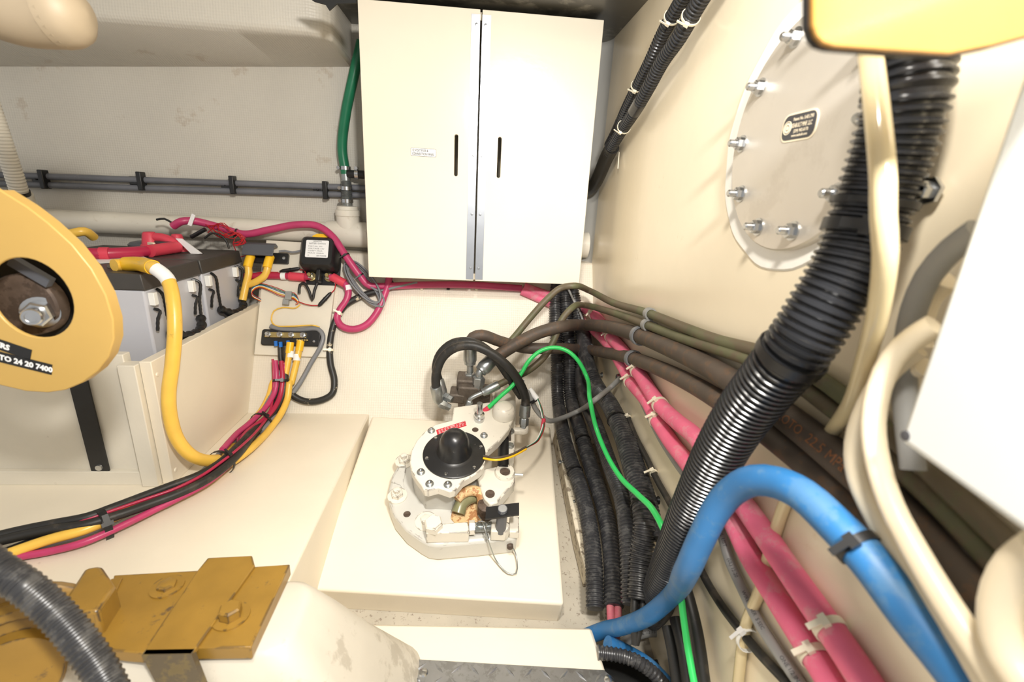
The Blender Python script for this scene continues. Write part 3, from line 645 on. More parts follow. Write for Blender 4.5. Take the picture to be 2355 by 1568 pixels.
# manifold and hoses
mc0 = at(1083, 905, 'y', .985)
MF = empty('valve_manifold', mc0-EZ*.05, 'grubby grey brown valve manifold with zinc fittings behind the steering unit', 'valve block')
obj('body', MB().box(mc0+Vector((-.002, .012, .0)), (.052, .05, .062), RP).box(mc0+Vector((-.030, .006, -.006)), (.035, .034, .026), RP).box(mc0+Vector((-.012, .012, .026)), (.040, .038, .03), RP).box(mc0+Vector((.02, .02, -.02)), (.05, .05, .05), RP), 'iron', MF, bevel=.004)
def fitting(parent, pa, pb, hosep, r=.0095, hexr=.0115, label=None, elbow=True):
    """hex union at pa (direction a->next), bent pipe through pb, crimped sleeve ending at hosep"""
    pa, pb, hp = Vector(pa), Vector(pb), Vector(hosep)
    d = (pb-pa).normalized(); sl = (hp-pb).normalized()
    n = obj('union_nut', MB().lathe(pa-d*.004, d, [(hexr*.8, -.010), (hexr*.8, 0), (hexr, .001), (hexr, .016), (hexr*.8, .019), (hexr*.6, .020)], 6), 'zinc', parent)
    tb = spline([pa+d*.012, pb, hp-sl*.02], .003); obj('bent_tube', MB().tube(tb, r*.62, 14), 'zinc', parent)
    R = [(r*.75, -.034), (r*1.05, -.032), (r*1.05, -.028), (r*1.12, -.026), (r*1.22, -.022), (r*1.22, .006), (r*1.1, .008)]
    s = MB(); s.lathe(hp, sl, R, 20); sv = obj('crimp_sleeve', s, 'zinc', parent)
# loop hoses (two side by side)
hA0, hA1 = at(1003, 895, 'y', .955), at(1209, 920, 'y', .94)
gA, PA = hose('hydraulic_hose', [hA0, at(1003, 860, 'y', .955), at(1018, 822, 'y', .955), at(1048, 799, 'y', .95), at(1088, 795, 'y', .945), at(1130, 812, 'y', .94), at(1168, 843, 'y', .935), at(1193, 877, 'y', .935), at(1206, 905, 'y', .937), hA1, at(1208, 935, 'y', .935)], .0098, 'rubber', 'front of two black hoses arching over the valve manifold', group='hydraulic hoses', n=16)
hB0 = at(1010, 880, 'y', .985)
gB, PBh = hose('hydraulic_hose', [hB0, at(1003, 848, 'y', .985), at(1012, 815, 'y', .985), at(1042, 789, 'y', .985), at(1090, 788, 'y', .975), at(1132, 815, 'y', .97), at(1165, 858, 'y', .965), at(1185, 890, 'y', .96), at(1200, 912, 'y', .96)], .0098, 'rubber', 'rear of two black hoses arching over the valve manifold', group='hydraulic hoses', n=16)
fitting(gA, at(1022, 931, 'y', .965), at(1009, 925, 'y', .962), hA0, .0102, .0105)
fitting(gB, at(1028, 913, 'y', .975), at(1018, 908, 'y', .98), hB0, .0102, .0105)
e0 = at(1208, 935, 'y', .935); e1 = at(1204, 985, 'y', .93); dd = (e1-e0).normalized()
obj('crimp_sleeve', MB().lathe(e0, dd, [(.0115, -.004), (.0122, 0), (.0122, .022), (.009, .025), (.0075, .03)], 20), 'zinc', gA)
obj('union_nut', MB().lathe(e0+dd*.028, dd, [(.009, -.002), (.0105, 0), (.0105, .014), (.008, .016), (.0085, .018), (.0085, .026)], 6), 'zinc', gA)
# hose H4: big one rising from the manifold then along the wall
h4 = at(1081, 806, 'y', 1.0)
g4, P4 = hose('hydraulic_hose', pts([h4, (1080, 792, 'y', 1.0), (1088, 776), (1108, 771), (1150, 785, 1.01), (1210, 800, 1.03), (1275, 801, 1.03), (1340, 803, 'x', .285), (1400, 812, .306), (1460, 826, .312), (1530, 853, .314), (1610, 893), (1700, 950), (1800, 1022), (1930, 1130), (2100, 1300), (2300, 1530), (2420, 1680)]), .0132, 'hosebrown', 'lowest thick brown hydraulic hose clamped along the starboard wall', group='hydraulic hoses', n=16)
fitting(g4, at(1081, 871, 'y', 1.0), at(1081, 850, 'y', 1.0), h4, .0125, .0135)
h3 = at(1128, 830, 'y', .99)
g3, P3 = hose('hydraulic_hose', pts([h3, (1160, 808, 'y', 1.0), (1200, 784, 1.01), (1240, 765, 1.02), (1290, 751, 1.03), (1340, 747, 'x', .28), (1400, 752, .30), (1460, 768, .31), (1540, 800, .312), (1620, 838, .313), (1700, 885), (1790, 945), (1900, 1030), (2050, 1160), (2250, 1370), (2420, 1560)]), .0145, 'hosebrown', 'thick brown hydraulic hose with rust coloured print along the starboard wall', group='hydraulic hoses', n=16)
fitting(g3, at(1100, 880, 'y', .975), at(1103, 856, 'y', .975), h3, .0135, .0145)
h2 = at(1140, 888, 'y', .955)
g2, P2 = hose('hydraulic_hose', pts([h2, (1172, 872, 'y', .965), (1215, 852, .985), (1250, 822, 1.0), (1275, 780, 1.02), (1292, 735, 1.04), (1315, 708, 1.05), (1345, 702, 'x', .285), (1400, 716, .305), (1480, 744, .312), (1560, 775, .316), (1640, 800, .317), (1720, 826, .318), (1800, 860), (1900, 930), (2000, 1010), (2150, 1150), (2350, 1360)]), .0078, 'hosegreen', 'thin green tinged hydraulic hose second from the top on the wall', group='hydraulic hoses', n=14)
fitting(g2, at(1077, 935, 'y', .945), at(1082, 917, 'y', .945), h2, .0082, .0075)
g1, P1 = hose('hydraulic_hose', pts([(1148, 812, 'y', 1.03), (1180, 778, 1.04), (1220, 730, 1.06), (1258, 688, 1.08), (1290, 662, 1.09), (1320, 657, 1.08), (1355, 668, 'x', .295), (1410, 696, .31), (1490, 720, .316), (1570, 752, .318), (1650, 782, .319), (1740, 806), (1830, 838), (1920, 895), (2030, 985), (2200, 1140), (2380, 1310)]), .0078, 'hosegreen', 'topmost thin olive hydraulic hose curving over from the wall', group='hydraulic hoses', n=14)
P3r = resample(P3, .004); i0 = nearpx(P3r, 1815, 965)
F3 = frames(P3r)[i0]; dv = (-P3r[i0]).normalized(); ang = math.atan2(dv.dot(F3[2]), dv.dot(F3[1]))
text_on_tube('hose_print', 'ROTO  22.5 MPa (3263 PSI)', 0.0125, P3r, i0, ang+.45, .0145, 'print', g3)
# wall clips on the hoses
def clip(P, px, py, r, label, mat='grey', w=.012):
    i = nearpx(P, px, py); i = max(2, min(len(P)-3, i)); c = P[i]; tt = (P[i+2]-P[i-2])
    mb = tie_mb(c, tt, r+.0005, w, .003, head=False); mb.box((c+Vector((XR-.003, c.y, c.z)))/2+EZ*(r*.0), (XR-c.x, .012, .010))
    obj('hose_clip', mb, mat, None, label, 'clip', 'hose clips')
clip(P1, 1492, 722, .0078, 'grey clip holding the topmost thin olive hose'); clip(P2, 1488, 746, .0078, 'grey clip holding the second thin hose')
clip(P3, 1470, 772, .0148, 'grey toothed clip on the thick printed hose', 'wiregrey'); clip(P4, 1458, 826, .0135, 'grey toothed clip on the lowest thick hose', 'wiregrey'); clip(P4, 1352, 803, .0135, 'grey toothed clip where the lowest thick hose leaves the black conduits', 'wiregrey')

# green bonding wire and grey cable
bo0 = at(1113, 945, 'y', .925)
gw, PG = hose('bonding_wire', pts([(1122, 938, 'y', .925), (1150, 912, .93), (1180, 885, .94), (1198, 860, .95), (1218, 828, .96), (1245, 806, .97), (1275, 799, .97), (1305, 807, .96), (1330, 830, .95), (1350, 868, .94), (1357, 920, 'x', .238), (1370, 980, .252), (1393, 1040, .262), (1425, 1095, .266), (1470, 1140, .266), (1500, 1170, .266), (1525, 1215, .268), (1545, 1275, .285), (1562, 1345, .29), (1572, 1420, .29), (1582, 1490, .29), (1600, 1590, .29)]), .0046, 'green', 'bright green bonding wire from the steering unit across the black conduits', 'wire')
obj('red_boot', MB().cyl(bo0, at(1124, 937, 'y', .925), .0055, 12), 'redboot', gw)
obj('ring_terminal', MB().cyl(at(1107, 951, 'y', .93), bo0, .0038, 10), 'steel', gw)
gc, PGC = hose('grey_cable', pts([(1428, 868, 'x', .326), (1405, 890, .31), (1370, 918, .262), (1330, 945, 'p', .062), (1290, 962, .066), (1258, 966, 'y', .95), (1235, 945, .95), (1222, 920, .945), (1212, 900, .94)]), .0058, 'grey', 'smooth grey cable drooping from the starboard wall to the steering unit', 'cable')
obj('cable_gland', MB().lathe(at(1428, 868, 'x', .329), -EX, [(.009, 0), (.009, .004), (.007, .010)], 12), 'steel', gc)
tie(PG, 1190, 867, .0052, 'small black tie on the green bonding wire near the hoses')
tie(PGC, 1222, 920, .0068, 'black tie joining the grey cable to the arching hose')

# ================================================================ black corrugated conduits in the gutter
cg = 'black conduits in the gutter'
cA, PcA = corrugated('corrugated_conduit', pts([(1282, 640, 's', .02), (1277, 697), (1281, 831), (1283, 915), (1297, 1003, 'p', .022), (1316, 1069), (1330, 1105), (1352, 1190, .02), (1365, 1287, .015), (1369, 1400, .0)]), .0165, 'conduit', 'leftmost black corrugated conduit lying beside the timber batten', group=cg, flat=((.16, .18), (.42, .52)))
cB, PcB = corrugated('corrugated_conduit', pts([(1300, 640, 's', .024), (1301, 690), (1309, 812), (1312, 908), (1335, 992, 'p', .024), (1365, 1092), (1391, 1173, .022), (1407, 1270, .02), (1412, 1396, .012)]), .0172, 'conduit', 'second black corrugated conduit with dark red cables leaving its open end', group=cg, flat=((.14, .16), (.40, .50)))
e = PcB[-1]; ed = (PcB[-1]-PcB[-12]).normalized()
for s in (-1, 1): obj('red_cable', MB().tube(spline([e-ed*.02+EX*.007*s, e+ed*.02+EX*.006*s, e+ed*.035+EX*.004*s-EZ*.005, e+ed*.05-EZ*.02], .006), .0066, 12), 'pink_dull', cB, 'dark red cable')
cC, PcC = corrugated('corrugated_conduit', pts([(1316, 660, 's', .03), (1330, 730), (1340, 790, .03), (1336, 860, .03), (1345, 915, 'x', .285), (1373, 984, .29), (1404, 1072, .292), (1434, 1157, .286), (1446, 1250, .276), (1452, 1390, .262)]), .0165, 'conduit', 'third black corrugated conduit running between two thicker ones', group=cg, flat=((.27, .5),))
cD, PcD = corrugated('corrugated_conduit', pts([(1342, 770, 's', .04), (1350, 835, 'x', .285), (1372, 890, .295), (1402, 930, .30), (1434, 1003, .302), (1457, 1080, .30), (1476, 1150, .296), (1483, 1206, .29), (1474, 1287, .28), (1469, 1380, .268)]), .0192, 'conduit', 'thick black corrugated conduit against the wall under the green wire', group=cg, flat=((.0, .2), (.26, .3)))
e = PcD[-1]; ed = (PcD[-1]-PcD[-12]).normalized()
for s in (-1, 1): obj('black_cable', MB().tube(spline([e-ed*.02+EX*.007*s, e+ed*.02+EX*.006*s, e+ed*.045-EZ*.02], .006), .006, 12), 'rubber', cD)
cE, PcE = corrugated('corrugated_conduit', pts([(1452, 1010, 'x', .312), (1470, 1070, .312), (1490, 1130, .312), (1505, 1190, .31), (1512, 1240, .305)]), .011, 'conduit', 'thin black corrugated conduit tucked behind the thick one at the wall', group=cg)
for P, px, py, r, lab in ((PcA, 1320, 1085, .0172, 'black tie on the leftmost conduit by the batten'), (PcB, 1343, 1012, .018, 'black tie on the second conduit near its bend'), (PcD, 1418, 965, .02, 'black tie round the thick conduit where the green wire crosses'), (PcD, 1480, 1165, .02, 'black tie holding the green wire to the thick conduit'), (PcC, 1342, 782, .0172, 'black tie at the top of the third conduit')):
    tie(P, px, py, r, lab, w=.003)
hose('grey_cable', pts([(1305, 660, 's', .05), (1322, 696), (1338, 730), (1348, 775)]), .003, 'grey', 'thin pale grey cable lying on the black conduits below the cabinet', 'cable')

# ================================================================ wall hoses, starboard
pk1, PK1 = hose('pink_hose', pts([(1205, 660, 's', .012), (1262, 680), (1312, 695, .012), (1365, 722, 'x', .313), (1404, 774, .315), (1434, 808), (1469, 858), (1518, 931), (1557, 969), (1599, 1004), (1650, 1080), (1712, 1163), (1763, 1235), (1817, 1315), (1875, 1398), (1926, 1471), (1984, 1558), (2060, 1680)]), .0125, 'pink', 'upper dusty pink hose tied along the starboard wall', group='pink hoses', n=18)
pk2, PK2 = hose('pink_hose', pts([(1200, 668, 's', .010), (1250, 690), (1310, 720, .012), (1355, 752, 'x', .31), (1400, 793, .314), (1434, 847, .316), (1450, 877), (1488, 923), (1515, 973), (1545, 1019), (1572, 1053), (1625, 1125), (1683, 1196), (1723, 1275), (1774, 1355), (1825, 1435), (1872, 1507), (1908, 1565), (1970, 1680)]), .0122, 'pink', 'lower dusty pink hose tied along the starboard wall', group='pink hoses', n=18)
for P, px, py, lab, col in ((PK1, 1367, 722, 'cream tie on the upper pink hose nearest the cabinet', 'tie_white'), (PK1, 1404, 774, 'cream tie on the upper pink hose under the thick brown hose', 'tie_white'), (PK1, 1465, 853, 'cream tie on the upper pink hose beside the toothed clips', 'tie_white'), (PK1, 1520, 933, 'cream tie on the upper pink hose just left of the big black hose', 'tie_white'), (PK1, 1915, 1455, 'cream tie on the upper pink hose low at the right', 'tie_white'), (PK2, 1450, 877, 'cream tie on the lower pink hose beside the grey cable gland', 'tie_white'), (PK2, 1512, 968, 'cream tie on the lower pink hose just left of the big black hose', 'tie_white'), (PK2, 1872, 1507, 'cream tie on the lower pink hose low at the right', 'tie_white')):
    tie(P, px, py, .0128, lab, col, w=.0065)
wg, PW = hose('grey_hose', pts([(1474, 915, 'x', .322), (1490, 950), (1520, 1008), (1560, 1070), (1605, 1130), (1655, 1215), (1678, 1290), (1705, 1350), (1745, 1430), (1790, 1500), (1835, 1565), (1900, 1660)]), .0062, 'grey', 'slim grey printed hose below the pink hoses')
P = resample(PW, .004)
for px, py, tx in ((1660, 1225, 'UL LIST'), (1680, 1290, '(UL) 12-20'), (1712, 1365, 'WIRE LINER'), (1745, 1425, '5 SEC'), (1800, 1515, 'ONE 1/2 IN')):
    i0 = nearpx(P, px, py); F = frames(P)[i0]; dv = (-P[i0]).normalized(); ang = math.atan2(dv.dot(F[2]), dv.dot(F[1]))
    text_on_tube('hose_print', tx, .0055, P, i0, ang+.3, .0062, 'labelink', wg)
bk, PBK = hose('black_cable', pts([(1442, 955, 'x', .323), (1460, 1000), (1488, 1055), (1512, 1105), (1545, 1165), (1607, 1300), (1630, 1345), (1665, 1400), (1700, 1445), (1745, 1500), (1810, 1568), (1880, 1640)]), .0054, 'rubber', 'slim black cable running down the starboard wall', 'cable')
for px, py, lab in ((1447, 962, 'cream tie at the top end of the slim black cable'), (1506, 1088, 'cream tie on the slim black cable above the green wire'), (1603, 1290, 'cream tie where the slim black cable leaves the blue hose'), (1722, 1470, 'broad white tie on the clear yellowed tube')):
    tie(PBK if px != 1722 else PBK, px, py, .0062 if px != 1722 else .0125, lab, 'tie_white' if px != 1722 else 'whiteplastic', w=.005)
for px, py, lab in ((1385, 862, 'screw in the wall above the grey cable gland'), (1422, 932, 'screw in the wall left of the lower pink hose'), (1515, 1150, 'black screw in the wall by the green wire')):
    obj('wall_screw', MB().lathe(at(px, py, 'x', XR), -EX, [(.007, 0), (.006, .003), (.003, .006), (.002, .007)], 12), 'zinc' if px < 1500 else 'black', None, lab, 'screw', 'wall screws')
ct, PCT = hose('clear_tube', pts([(1998, 60, 'x', .225), (2000, 107, .225), (2014, 230, .222), (2026, 344, .220), (2031, 421, .220), (2031, 498, .222), (2036, 577, .228), (2021, 710, .25), (1991, 825, .275), (1960, 921, .295), (1900, 1010, .322), (1830, 1110, .3225), (1803, 1163), (1774, 1254), (1745, 1362), (1716, 1435), (1698, 1565), (1690, 1650)]), .0062, 'clear', 'yellowed clear vinyl tube hanging in front of the big black hose', 'tube')
# big black hose
bh, PBH = corrugated('corrugated_hose', pts([(2095, 20, 'x', .285), (2090, 120, .288), (2083, 220, .29), (2058, 320, .292), (2024, 420, .292), (1993, 510, .290), (1953, 610, .284), (1897, 702, .274), (1832, 800, .265), (1772, 872, .264), (1710, 950, .264), (1655, 1040, .266), (1612, 1130, .27), (1577, 1210, .274), (1545, 1290, .285), (1519, 1362, .296), (1508, 1400, 'y', .60), (1495, 1425, .64)]), .0262, 'conduit_clean', 'big glossy black corrugated hose sweeping down the starboard side', 'hose', pitch=.0064, depth=.11, n=28)
for px, py, lab, col in ((1990, 530, 'black tie strapping the clear tube to the big black hose', 'black'), (1815, 815, 'broad black band round the middle of the big black hose', 'black'), (2010, 468, 'black tie near the wall bracket on the big black hose', 'black')):
    tie(PBH, px, py, .0268, lab, col, w=.009 if px != 2010 else .005, head=(px != 1815))
c = at(2132, 434, 'x', XR)
t = empty('hose_bracket', c, 'black bracket bolted to the bright wall right of the big black hose', 'bracket')
obj('arm', MB().box((c+Vector((.29, c.y+.012, c.z+.004)))/2, (XR-.28, .010, .014)), 'black', t, bevel=.002)
obj('bolt', MB().lathe(c-EX*.004+Vector((0, -.008, -.002)), -EX, [(.010, 0), (.010, .003), (.0068, .0035), (.0068, .010), (.0055, .0112)], 6), 'steel', t)
# blue hose
bl, PBL = hose('blue_hose', pts([at(1385, 1447, 'y', .605)+Vector((-.06, .005, -.04)), (1385, 1450, 'y', .585), (1430, 1440, .55), (1490, 1416, .515), (1540, 1374, .495), (1580, 1310, 'x', .228), (1612, 1240, .228), (1645, 1175, .232), (1685, 1128, .236), (1735, 1104, .24), (1790, 1110, .246), (1850, 1140, .25), (1920, 1205, .255), (2000, 1290, .26), (2100, 1420, .268), (2200, 1540, .275), (2290, 1660, .28)]), .0128, 'blue', 'thick blue hose arching out from behind the cross beam', n=20)
tie(PBL, 1975, 1262, .0134, 'black tie round the arching blue hose', w=.006)
hose('blue_hose', pts([(1397, 1480, 'y', .55), (1412, 1486, .55), (1440, 1500, .55), (1490, 1530, .53), (1540, 1580, .51)]), .0120, 'blue', 'short dull blue hose end below the arching blue hose', n=18)
corrugated('corrugated_conduit', pts([(1375, 1500, 'y', .535), (1415, 1505, .53), (1455, 1516, .52), (1500, 1545, .51), (1540, 1590, .50)]), .0105, 'conduit', 'short black corrugated conduit leaving the end of the cross beam', group='conduits by the beam')
ga, PGA = hose('grey_hose', pts([(1418, 1500, 'y', .60), (1435, 1478, .60), (1465, 1460, .60), (1505, 1452, .60), (1545, 1466, .60), (1578, 1498, .60), (1590, 1530, .60)]), .0085, 'grey', 'grey printed hose arching over the dark gap behind the beam')
P = resample(PGA, .004); i0 = nearpx(P, 1460, 1462); F = frames(P)[i0]; dv = (-P[i0]).normalized(); ang = math.atan2(dv.dot(F[2]), dv.dot(F[1]))
text_on_tube('hose_print', 'TYPE 1/2 75 C WET', .0065, P, i0, ang+.3, .0085, 'labelink', ga)
for i, (L, lab) in enumerate(((((1570, 1330), (1590, 1400), (1605, 1470), (1620, 1580)), 'right of three black cables dropping behind the green wire'), (((1535, 1440), (1548, 1500), (1560, 1590)), 'left of three black cables dropping behind the green wire'), (((1552, 1420), (1570, 1490), (1585, 1590)), 'middle of three black cables dropping behind the green wire'))):
    hose('black_cable', [at(x, y, 'x', .308-.008*(i == 1)) for x, y in L], .0085, 'rubber', lab, 'cable', 'black cables behind the green wire')
obj('gap_shade_block', MB().box2((.219, .30, -.90), (XR-.001, .575, -.742)), 'dark', None, 'dark block standing in for the shaded sump gap beside the end of the cross beam', 'sump')  # dark block put in for the shade down in the gap
# white box, cream hoses and grey hose at the right edge
q = [at(2080, 1012, 'x', .25), at(2355, 1212, 'x', .236)]
dq = (q[1]-q[0]); dq.z = 0; dq.normalize()
f0 = q[0]+dq*-.004; fz0, fz1 = q[0].z-.003, .11
a = [Vector((f0.x, f0.y, fz0)), Vector((f0.x, f0.y, fz0))+dq*.22]; nb = Vector((-dq.y, dq.x, 0)); nb = nb if nb.x > 0 else -nb
t = empty('equipment_box', a[0], 'blown out white metal equipment box at the right edge', 'box')
obj('housing', MB().prism([a[0], a[1], a[1]+nb*.06, a[0]+nb*.06], EZ*(fz1-fz0)), 'whitebox', t, bevel=.004)
obj('screw', MB().lathe(at(2084, 1002, 'x', .25), -EX, [(.0030, -.001), (.0030, .0008), (.002, .001)], 14), 'labelink', t)
hose('cream_hose', pts([(2150, 748, 'x', .275), (2105, 775, .272), (2055, 822, .268), (2022, 890, .264), (2008, 970, .262), (2018, 1060, .262), (2050, 1160, .262), (2105, 1265, .262), (2180, 1390, .262), (2290, 1555, .262), (2340, 1640, .262)]), .0071, 'cream', 'right of two cream hoses falling past the white box', group='cream hoses', n=16)
hose('cream_hose', pts([(2110, 800, 'x', .285), (2050, 850, .28), (1995, 930, .276), (1966, 1020, .275), (1972, 1100, .275), (2015, 1195, .275), (2075, 1295, .275), (2150, 1400, .275), (2250, 1540, .275), (2300, 1620, .275)]), .0066, 'cream', 'left of two cream hoses falling past the white box', group='cream hoses', n=16)
hose('cream_hose', pts([(2125, 842, 'x', .292), (2080, 856, .292), (2052, 885, .292), (2042, 940, .292)]), .0062, 'cream', 'short cream hose end poking out behind the white box', group='cream hoses', n=16)
hose('cream_hose', pts([(2170, 640, 'x', .30), (2130, 680, .30), (2110, 735, .30), (2108, 800, .30)]), .009, 'cream', 'cream hose end above the other hoses behind the white box', group='cream hoses', n=16)
hose('cream_hose', pts([(2400, 1260, 'x', .255), (2345, 1300, .255), (2310, 1360, .255), (2300, 1430, .255), (2320, 1510, .255), (2370, 1580, .255)]), .0085, 'cream', 'curled cream cable at the bottom right corner', group='cream hoses', n=16)
hose('grey_hose', pts([(2250, 528, 'x', .285), (2190, 572, .285), (2135, 635, .285), (2102, 710, .285), (2086, 790, .285), (2080, 870, .29), (2085, 960, .29), (2100, 1080, .29)]), .0072, 'grey', 'grey hose curving out from behind the white box', n=16)
obj('wall_plug', MB().lathe(at(2328, 378, 'x', XR), -EX, [(.006, 0), (.005, .002), (0, .0022)], 12), 'labelink', None, 'small dark plug in the bright wall at the right', 'plug')
hose('pvc_pipe', pts([(2080, 1030, 'x', .322), (2180, 1170), (2320, 1360), (2450, 1540)]), .0075, 'grey', 'pale grey pipe low on the wall below the white box', 'pipe')
# varnished wood top right
yw = .2
ol = [(1872, -900), (1872, 55), (1880, 82), (1896, 99), (1922, 107), (2050, 116), (2190, 124), (2290, 104), (2420, 70), (3000, -20), (3000, -900)]
t = empty('wood_trim', at(2100, 110, 'y', yw), 'glossy varnished wooden board with black edge at the top right', 'board')
fr_ = [at(x, y, 'y', yw) for x, y in ol]
obj('board', MB().prism([p+EY*.001 for p in fr_], EY*.006), 'wood', t, bevel=.001)
cen = sum(fr_, Vector())/len(fr_)
obj('black_edge', MB().prism([p+(p-cen).normalized()*.0008+EY*.003 for p in fr_], EY*.003), 'black', t)

# ================================================================ foreground left: engine guard, mount, conduit
yg = .5
ol = [(-900, 60), (-130, 352), (0, 437), (60, 474), (110, 512), (165, 562), (210, 618), (243, 678), (260, 735), (262, 780), (250, 820), (225, 853), (190, 880), (150, 897), (110, 903), (60, 900), (0, 886), (-130, 850), (-900, 560)]
go = [at(x, y, 'y', yg) for x, y in ol]
hc = at(73, 687, 'y', yg); hr = .0385
t = empty('belt_guard', hc-EZ*.1, 'mustard yellow engine belt guard with a round hole at the left edge', 'guard')
obj('face_plate', plate_hole(go, [ell(hc, EX, EZ, hr, hr*1.08, 40)], EY*.004), 'guard', t, bevel=.0012)
rimv = [p for p in go[2:-2]]
R = []
for p in rimv: R.append([p+EY*.003, p+EY*.014, p+EY*.014-(p-hc).normalized()*.003, p+EY*.003-(p-hc).normalized()*.003])
obj('rim', MB().loft(R), 'guard', t)
hb = at(58, 702, 'y', .532)
obj('hole_shade_disc', MB().prism(ell(hc*1.1, EX, EZ, .048, .050, 32), EY*.003), 'dark', t)  # dark disc in place of the shaded interior seen through the hole
dirp = (EY*-1+EX*.42+EZ*.02).normalized()
hub = obj('pulley_hub', MB().lathe(hb, -EY, [(.034, -.014), (.034, 0), (.032, .002), (.012, .004)], 32), 'rust', t, 'rusty brown pulley hub')
obj('washer', MB().lathe(hb+Vector((.016, 0, -.006)), dirp, [(.017, .003), (.017, .006), (.008, .0065)], 24), 'steel', hub)
obj('hex_nut', MB().lathe(hb+Vector((.016, 0, -.006)), dirp, [(.0135, .006), (.0135, .017), (.0115, .019), (.007, .019)], 6), 'steel', hub)
obj('shaft_end', MB().lathe(hb+Vector((.016, 0, -.006)), dirp, [(.009, .01), (.009, .029), (.0078, .0305), (.0055, .0305), (.0052, .029), (0, .029)], 20), 'steel', hub)
obj('arm', MB().box(hc+Vector((-.02, .03, .022)), (.04, .008, .010), Matrix.Rotation(math.radians(35), 3, 'Y')), 'graphite', t)
def tape(a, b, hw, tx, k):
    a, b = at(*a, 'y', yg), at(*b, 'y', yg); u = (b-a).normalized(); w = -EY.cross(u); w = w if w.z > 0 else -w
    p = obj('label_tape', MB().prism([a-w*hw, b-w*hw, b+w*hw, a+w*hw], EY*-.0006), 'black', t, 'black embossed label tape')
    text('tape_text', tx, hw*1.35, a+u*k-w*hw*.45-EY*.0009, u, w, 'white', p, .0004)
tape((-60, 772), (72, 816), .0060, 'FILTERS', .0065); tape((-60, 805), (120, 850), .0060, 'CHG  TO 24 20 7400', .002)
# engine mount
zm = -.45
def mz(x, y, z=zm): return at(x, y, 'z', z)
t = empty('engine_mount', mz(560, 1420, zm-.1), 'ochre painted engine mount bracket with bolts on the white engine bed', 'engine mount')
def slab(L, z, th, name, mat='ochre', lab=None, par=t, bev=.0012):
    q = [mz(x, y, z) for x, y in L]; return obj(name, MB().prism([p-EZ*th for p in q], q), mat, par, lab, bevel=bev)
slab([(578, 1303), (667, 1297), (577, 1488), (445, 1490)], zm, .016, 'end_plate')
slab([(262, 1322), (460, 1311), (330, 1502), (225, 1492)], zm, .014, 'beam_plate')
slab([(478, 1282), (580, 1277), (586, 1300), (440, 1505), (325, 1507), (455, 1310)], zm+.004, .006, 'clamp_strap')
a = [mz(325, 1507, zm+.004), mz(440, 1505, zm+.004)]
obj('strap_leg', MB().prism([a[0], a[1], a[1]+Vector((.018, -.004, -.11)), a[0]+Vector((.026, -.004, -.11))], EY*.006), 'ochredark', t)
slab([(195, 1305), (225, 1300), (236, 1302), (265, 1345), (225, 1405), (120, 1420)], zm+.03, .035, 'gusset', bev=.004)
c = mz(532, 1418); b = obj('bolt', MB().lathe(c, EZ, [(.0115, .002), (.0115, .012), (.0095, .014)], 6), 'ochre', t); obj('washer', MB().lathe(c, EZ, [(.0185, 0), (.0185, .002), (.005, .002)], 24), 'ochre', b)
c = mz(385, 1350); b = obj('bolt', MB().lathe(c, EZ, [(.010, .001), (.010, .005), (.008, .006)], 6), 'ochre', t); obj('washer', MB().lathe(c, EZ, [(.017, 0), (.017, .002), (.005, .002)], 24), 'ochre', b)
slab([(255, 1330), (282, 1326), (215, 1470), (175, 1470)], zm+.003, .006, 'weld_strip')
# round casting bottom left
cc = at(30, 1560, 'y', .36)
t = empty('engine_casting', cc-EZ*.08, 'round ochre engine casting in the bottom left corner', 'engine part')
ax = Vector((.55, -.75, .36)).normalized()
obj('drum', MB().lathe(cc-ax*.03, ax, [(.066, -.02), (.066, .02), (.060, .026), (.052, .026), (.050, .020), (.040, .020), (.036, .034), (.018, .036), (0, .036)], 48), 'ochre', t)
obj('flange', MB().lathe(cc-ax*.03, ax, [(.074, -.012), (.074, .002), (.066, .004)], 48), 'ochre', t)
g, PFC = corrugated('corrugated_conduit', pts([(-700, 1120, 'y', .38), (-300, 1170, .37), (-60, 1270, .36), (0, 1312, .355), (60, 1350, .35), (120, 1402, .345), (180, 1470, .335), (230, 1540, .325), (270, 1620, .31)]), .0135, 'conduit', 'dark corrugated conduit crossing the bottom left corner', group='conduits by the engine', pitch=.0052, depth=.08)
# white engine bed under the mount
mb = MB(); rr = []
def ring(z, x0, x1, y0, y1, r):
    return rrect(Vector(((x0+x1)/2, (y0+y1)/2, z)), EX, EY, (x1-x0)/2, (y1-y0)/2, r, 5)
rr = [ring(zm-.30, -.75, -.03, .345, .60, .04), ring(zm-.12, -.7, -.118, .362, .515, .035), ring(zm-.06, -.68, -.155, .372, .495, .03), ring(zm-.022, -.67, -.182, .38, .482, .028), ring(zm-.017, -.66, -.19, .385, .475, .026)]
mb.loft(rr); obj('engine_bed', mb, 'bed', None, 'white fibreglass engine bed sloping down beside the cross beam', 'engine bed', smooth=60)
# blurred cream fitting top left
g, P = hose('cream_fitting', pts([(-700, -420, 'y', .62), (-340, -150), (-140, -40), (-40, 0), (40, 26), (100, 32), (140, 32)]), .033, 'lump', 'blurred cream pipe end in the top left corner', 'pipe end', n=24)
obj('end_cap', MB().lathe(P[-1]-(P[-1]-P[-3]).normalized()*.006, P[-1]-P[-3], [(.0335, 0), (.0325, .012), (.028, .022), (.018, .03), (0, .034)], 24), 'lump', g)
obj('red_stripe', tie_mb(P[len(P)//2], P[len(P)//2+1]-P[len(P)//2-1], .0334, .007, head=False), 'pink_dull', g)

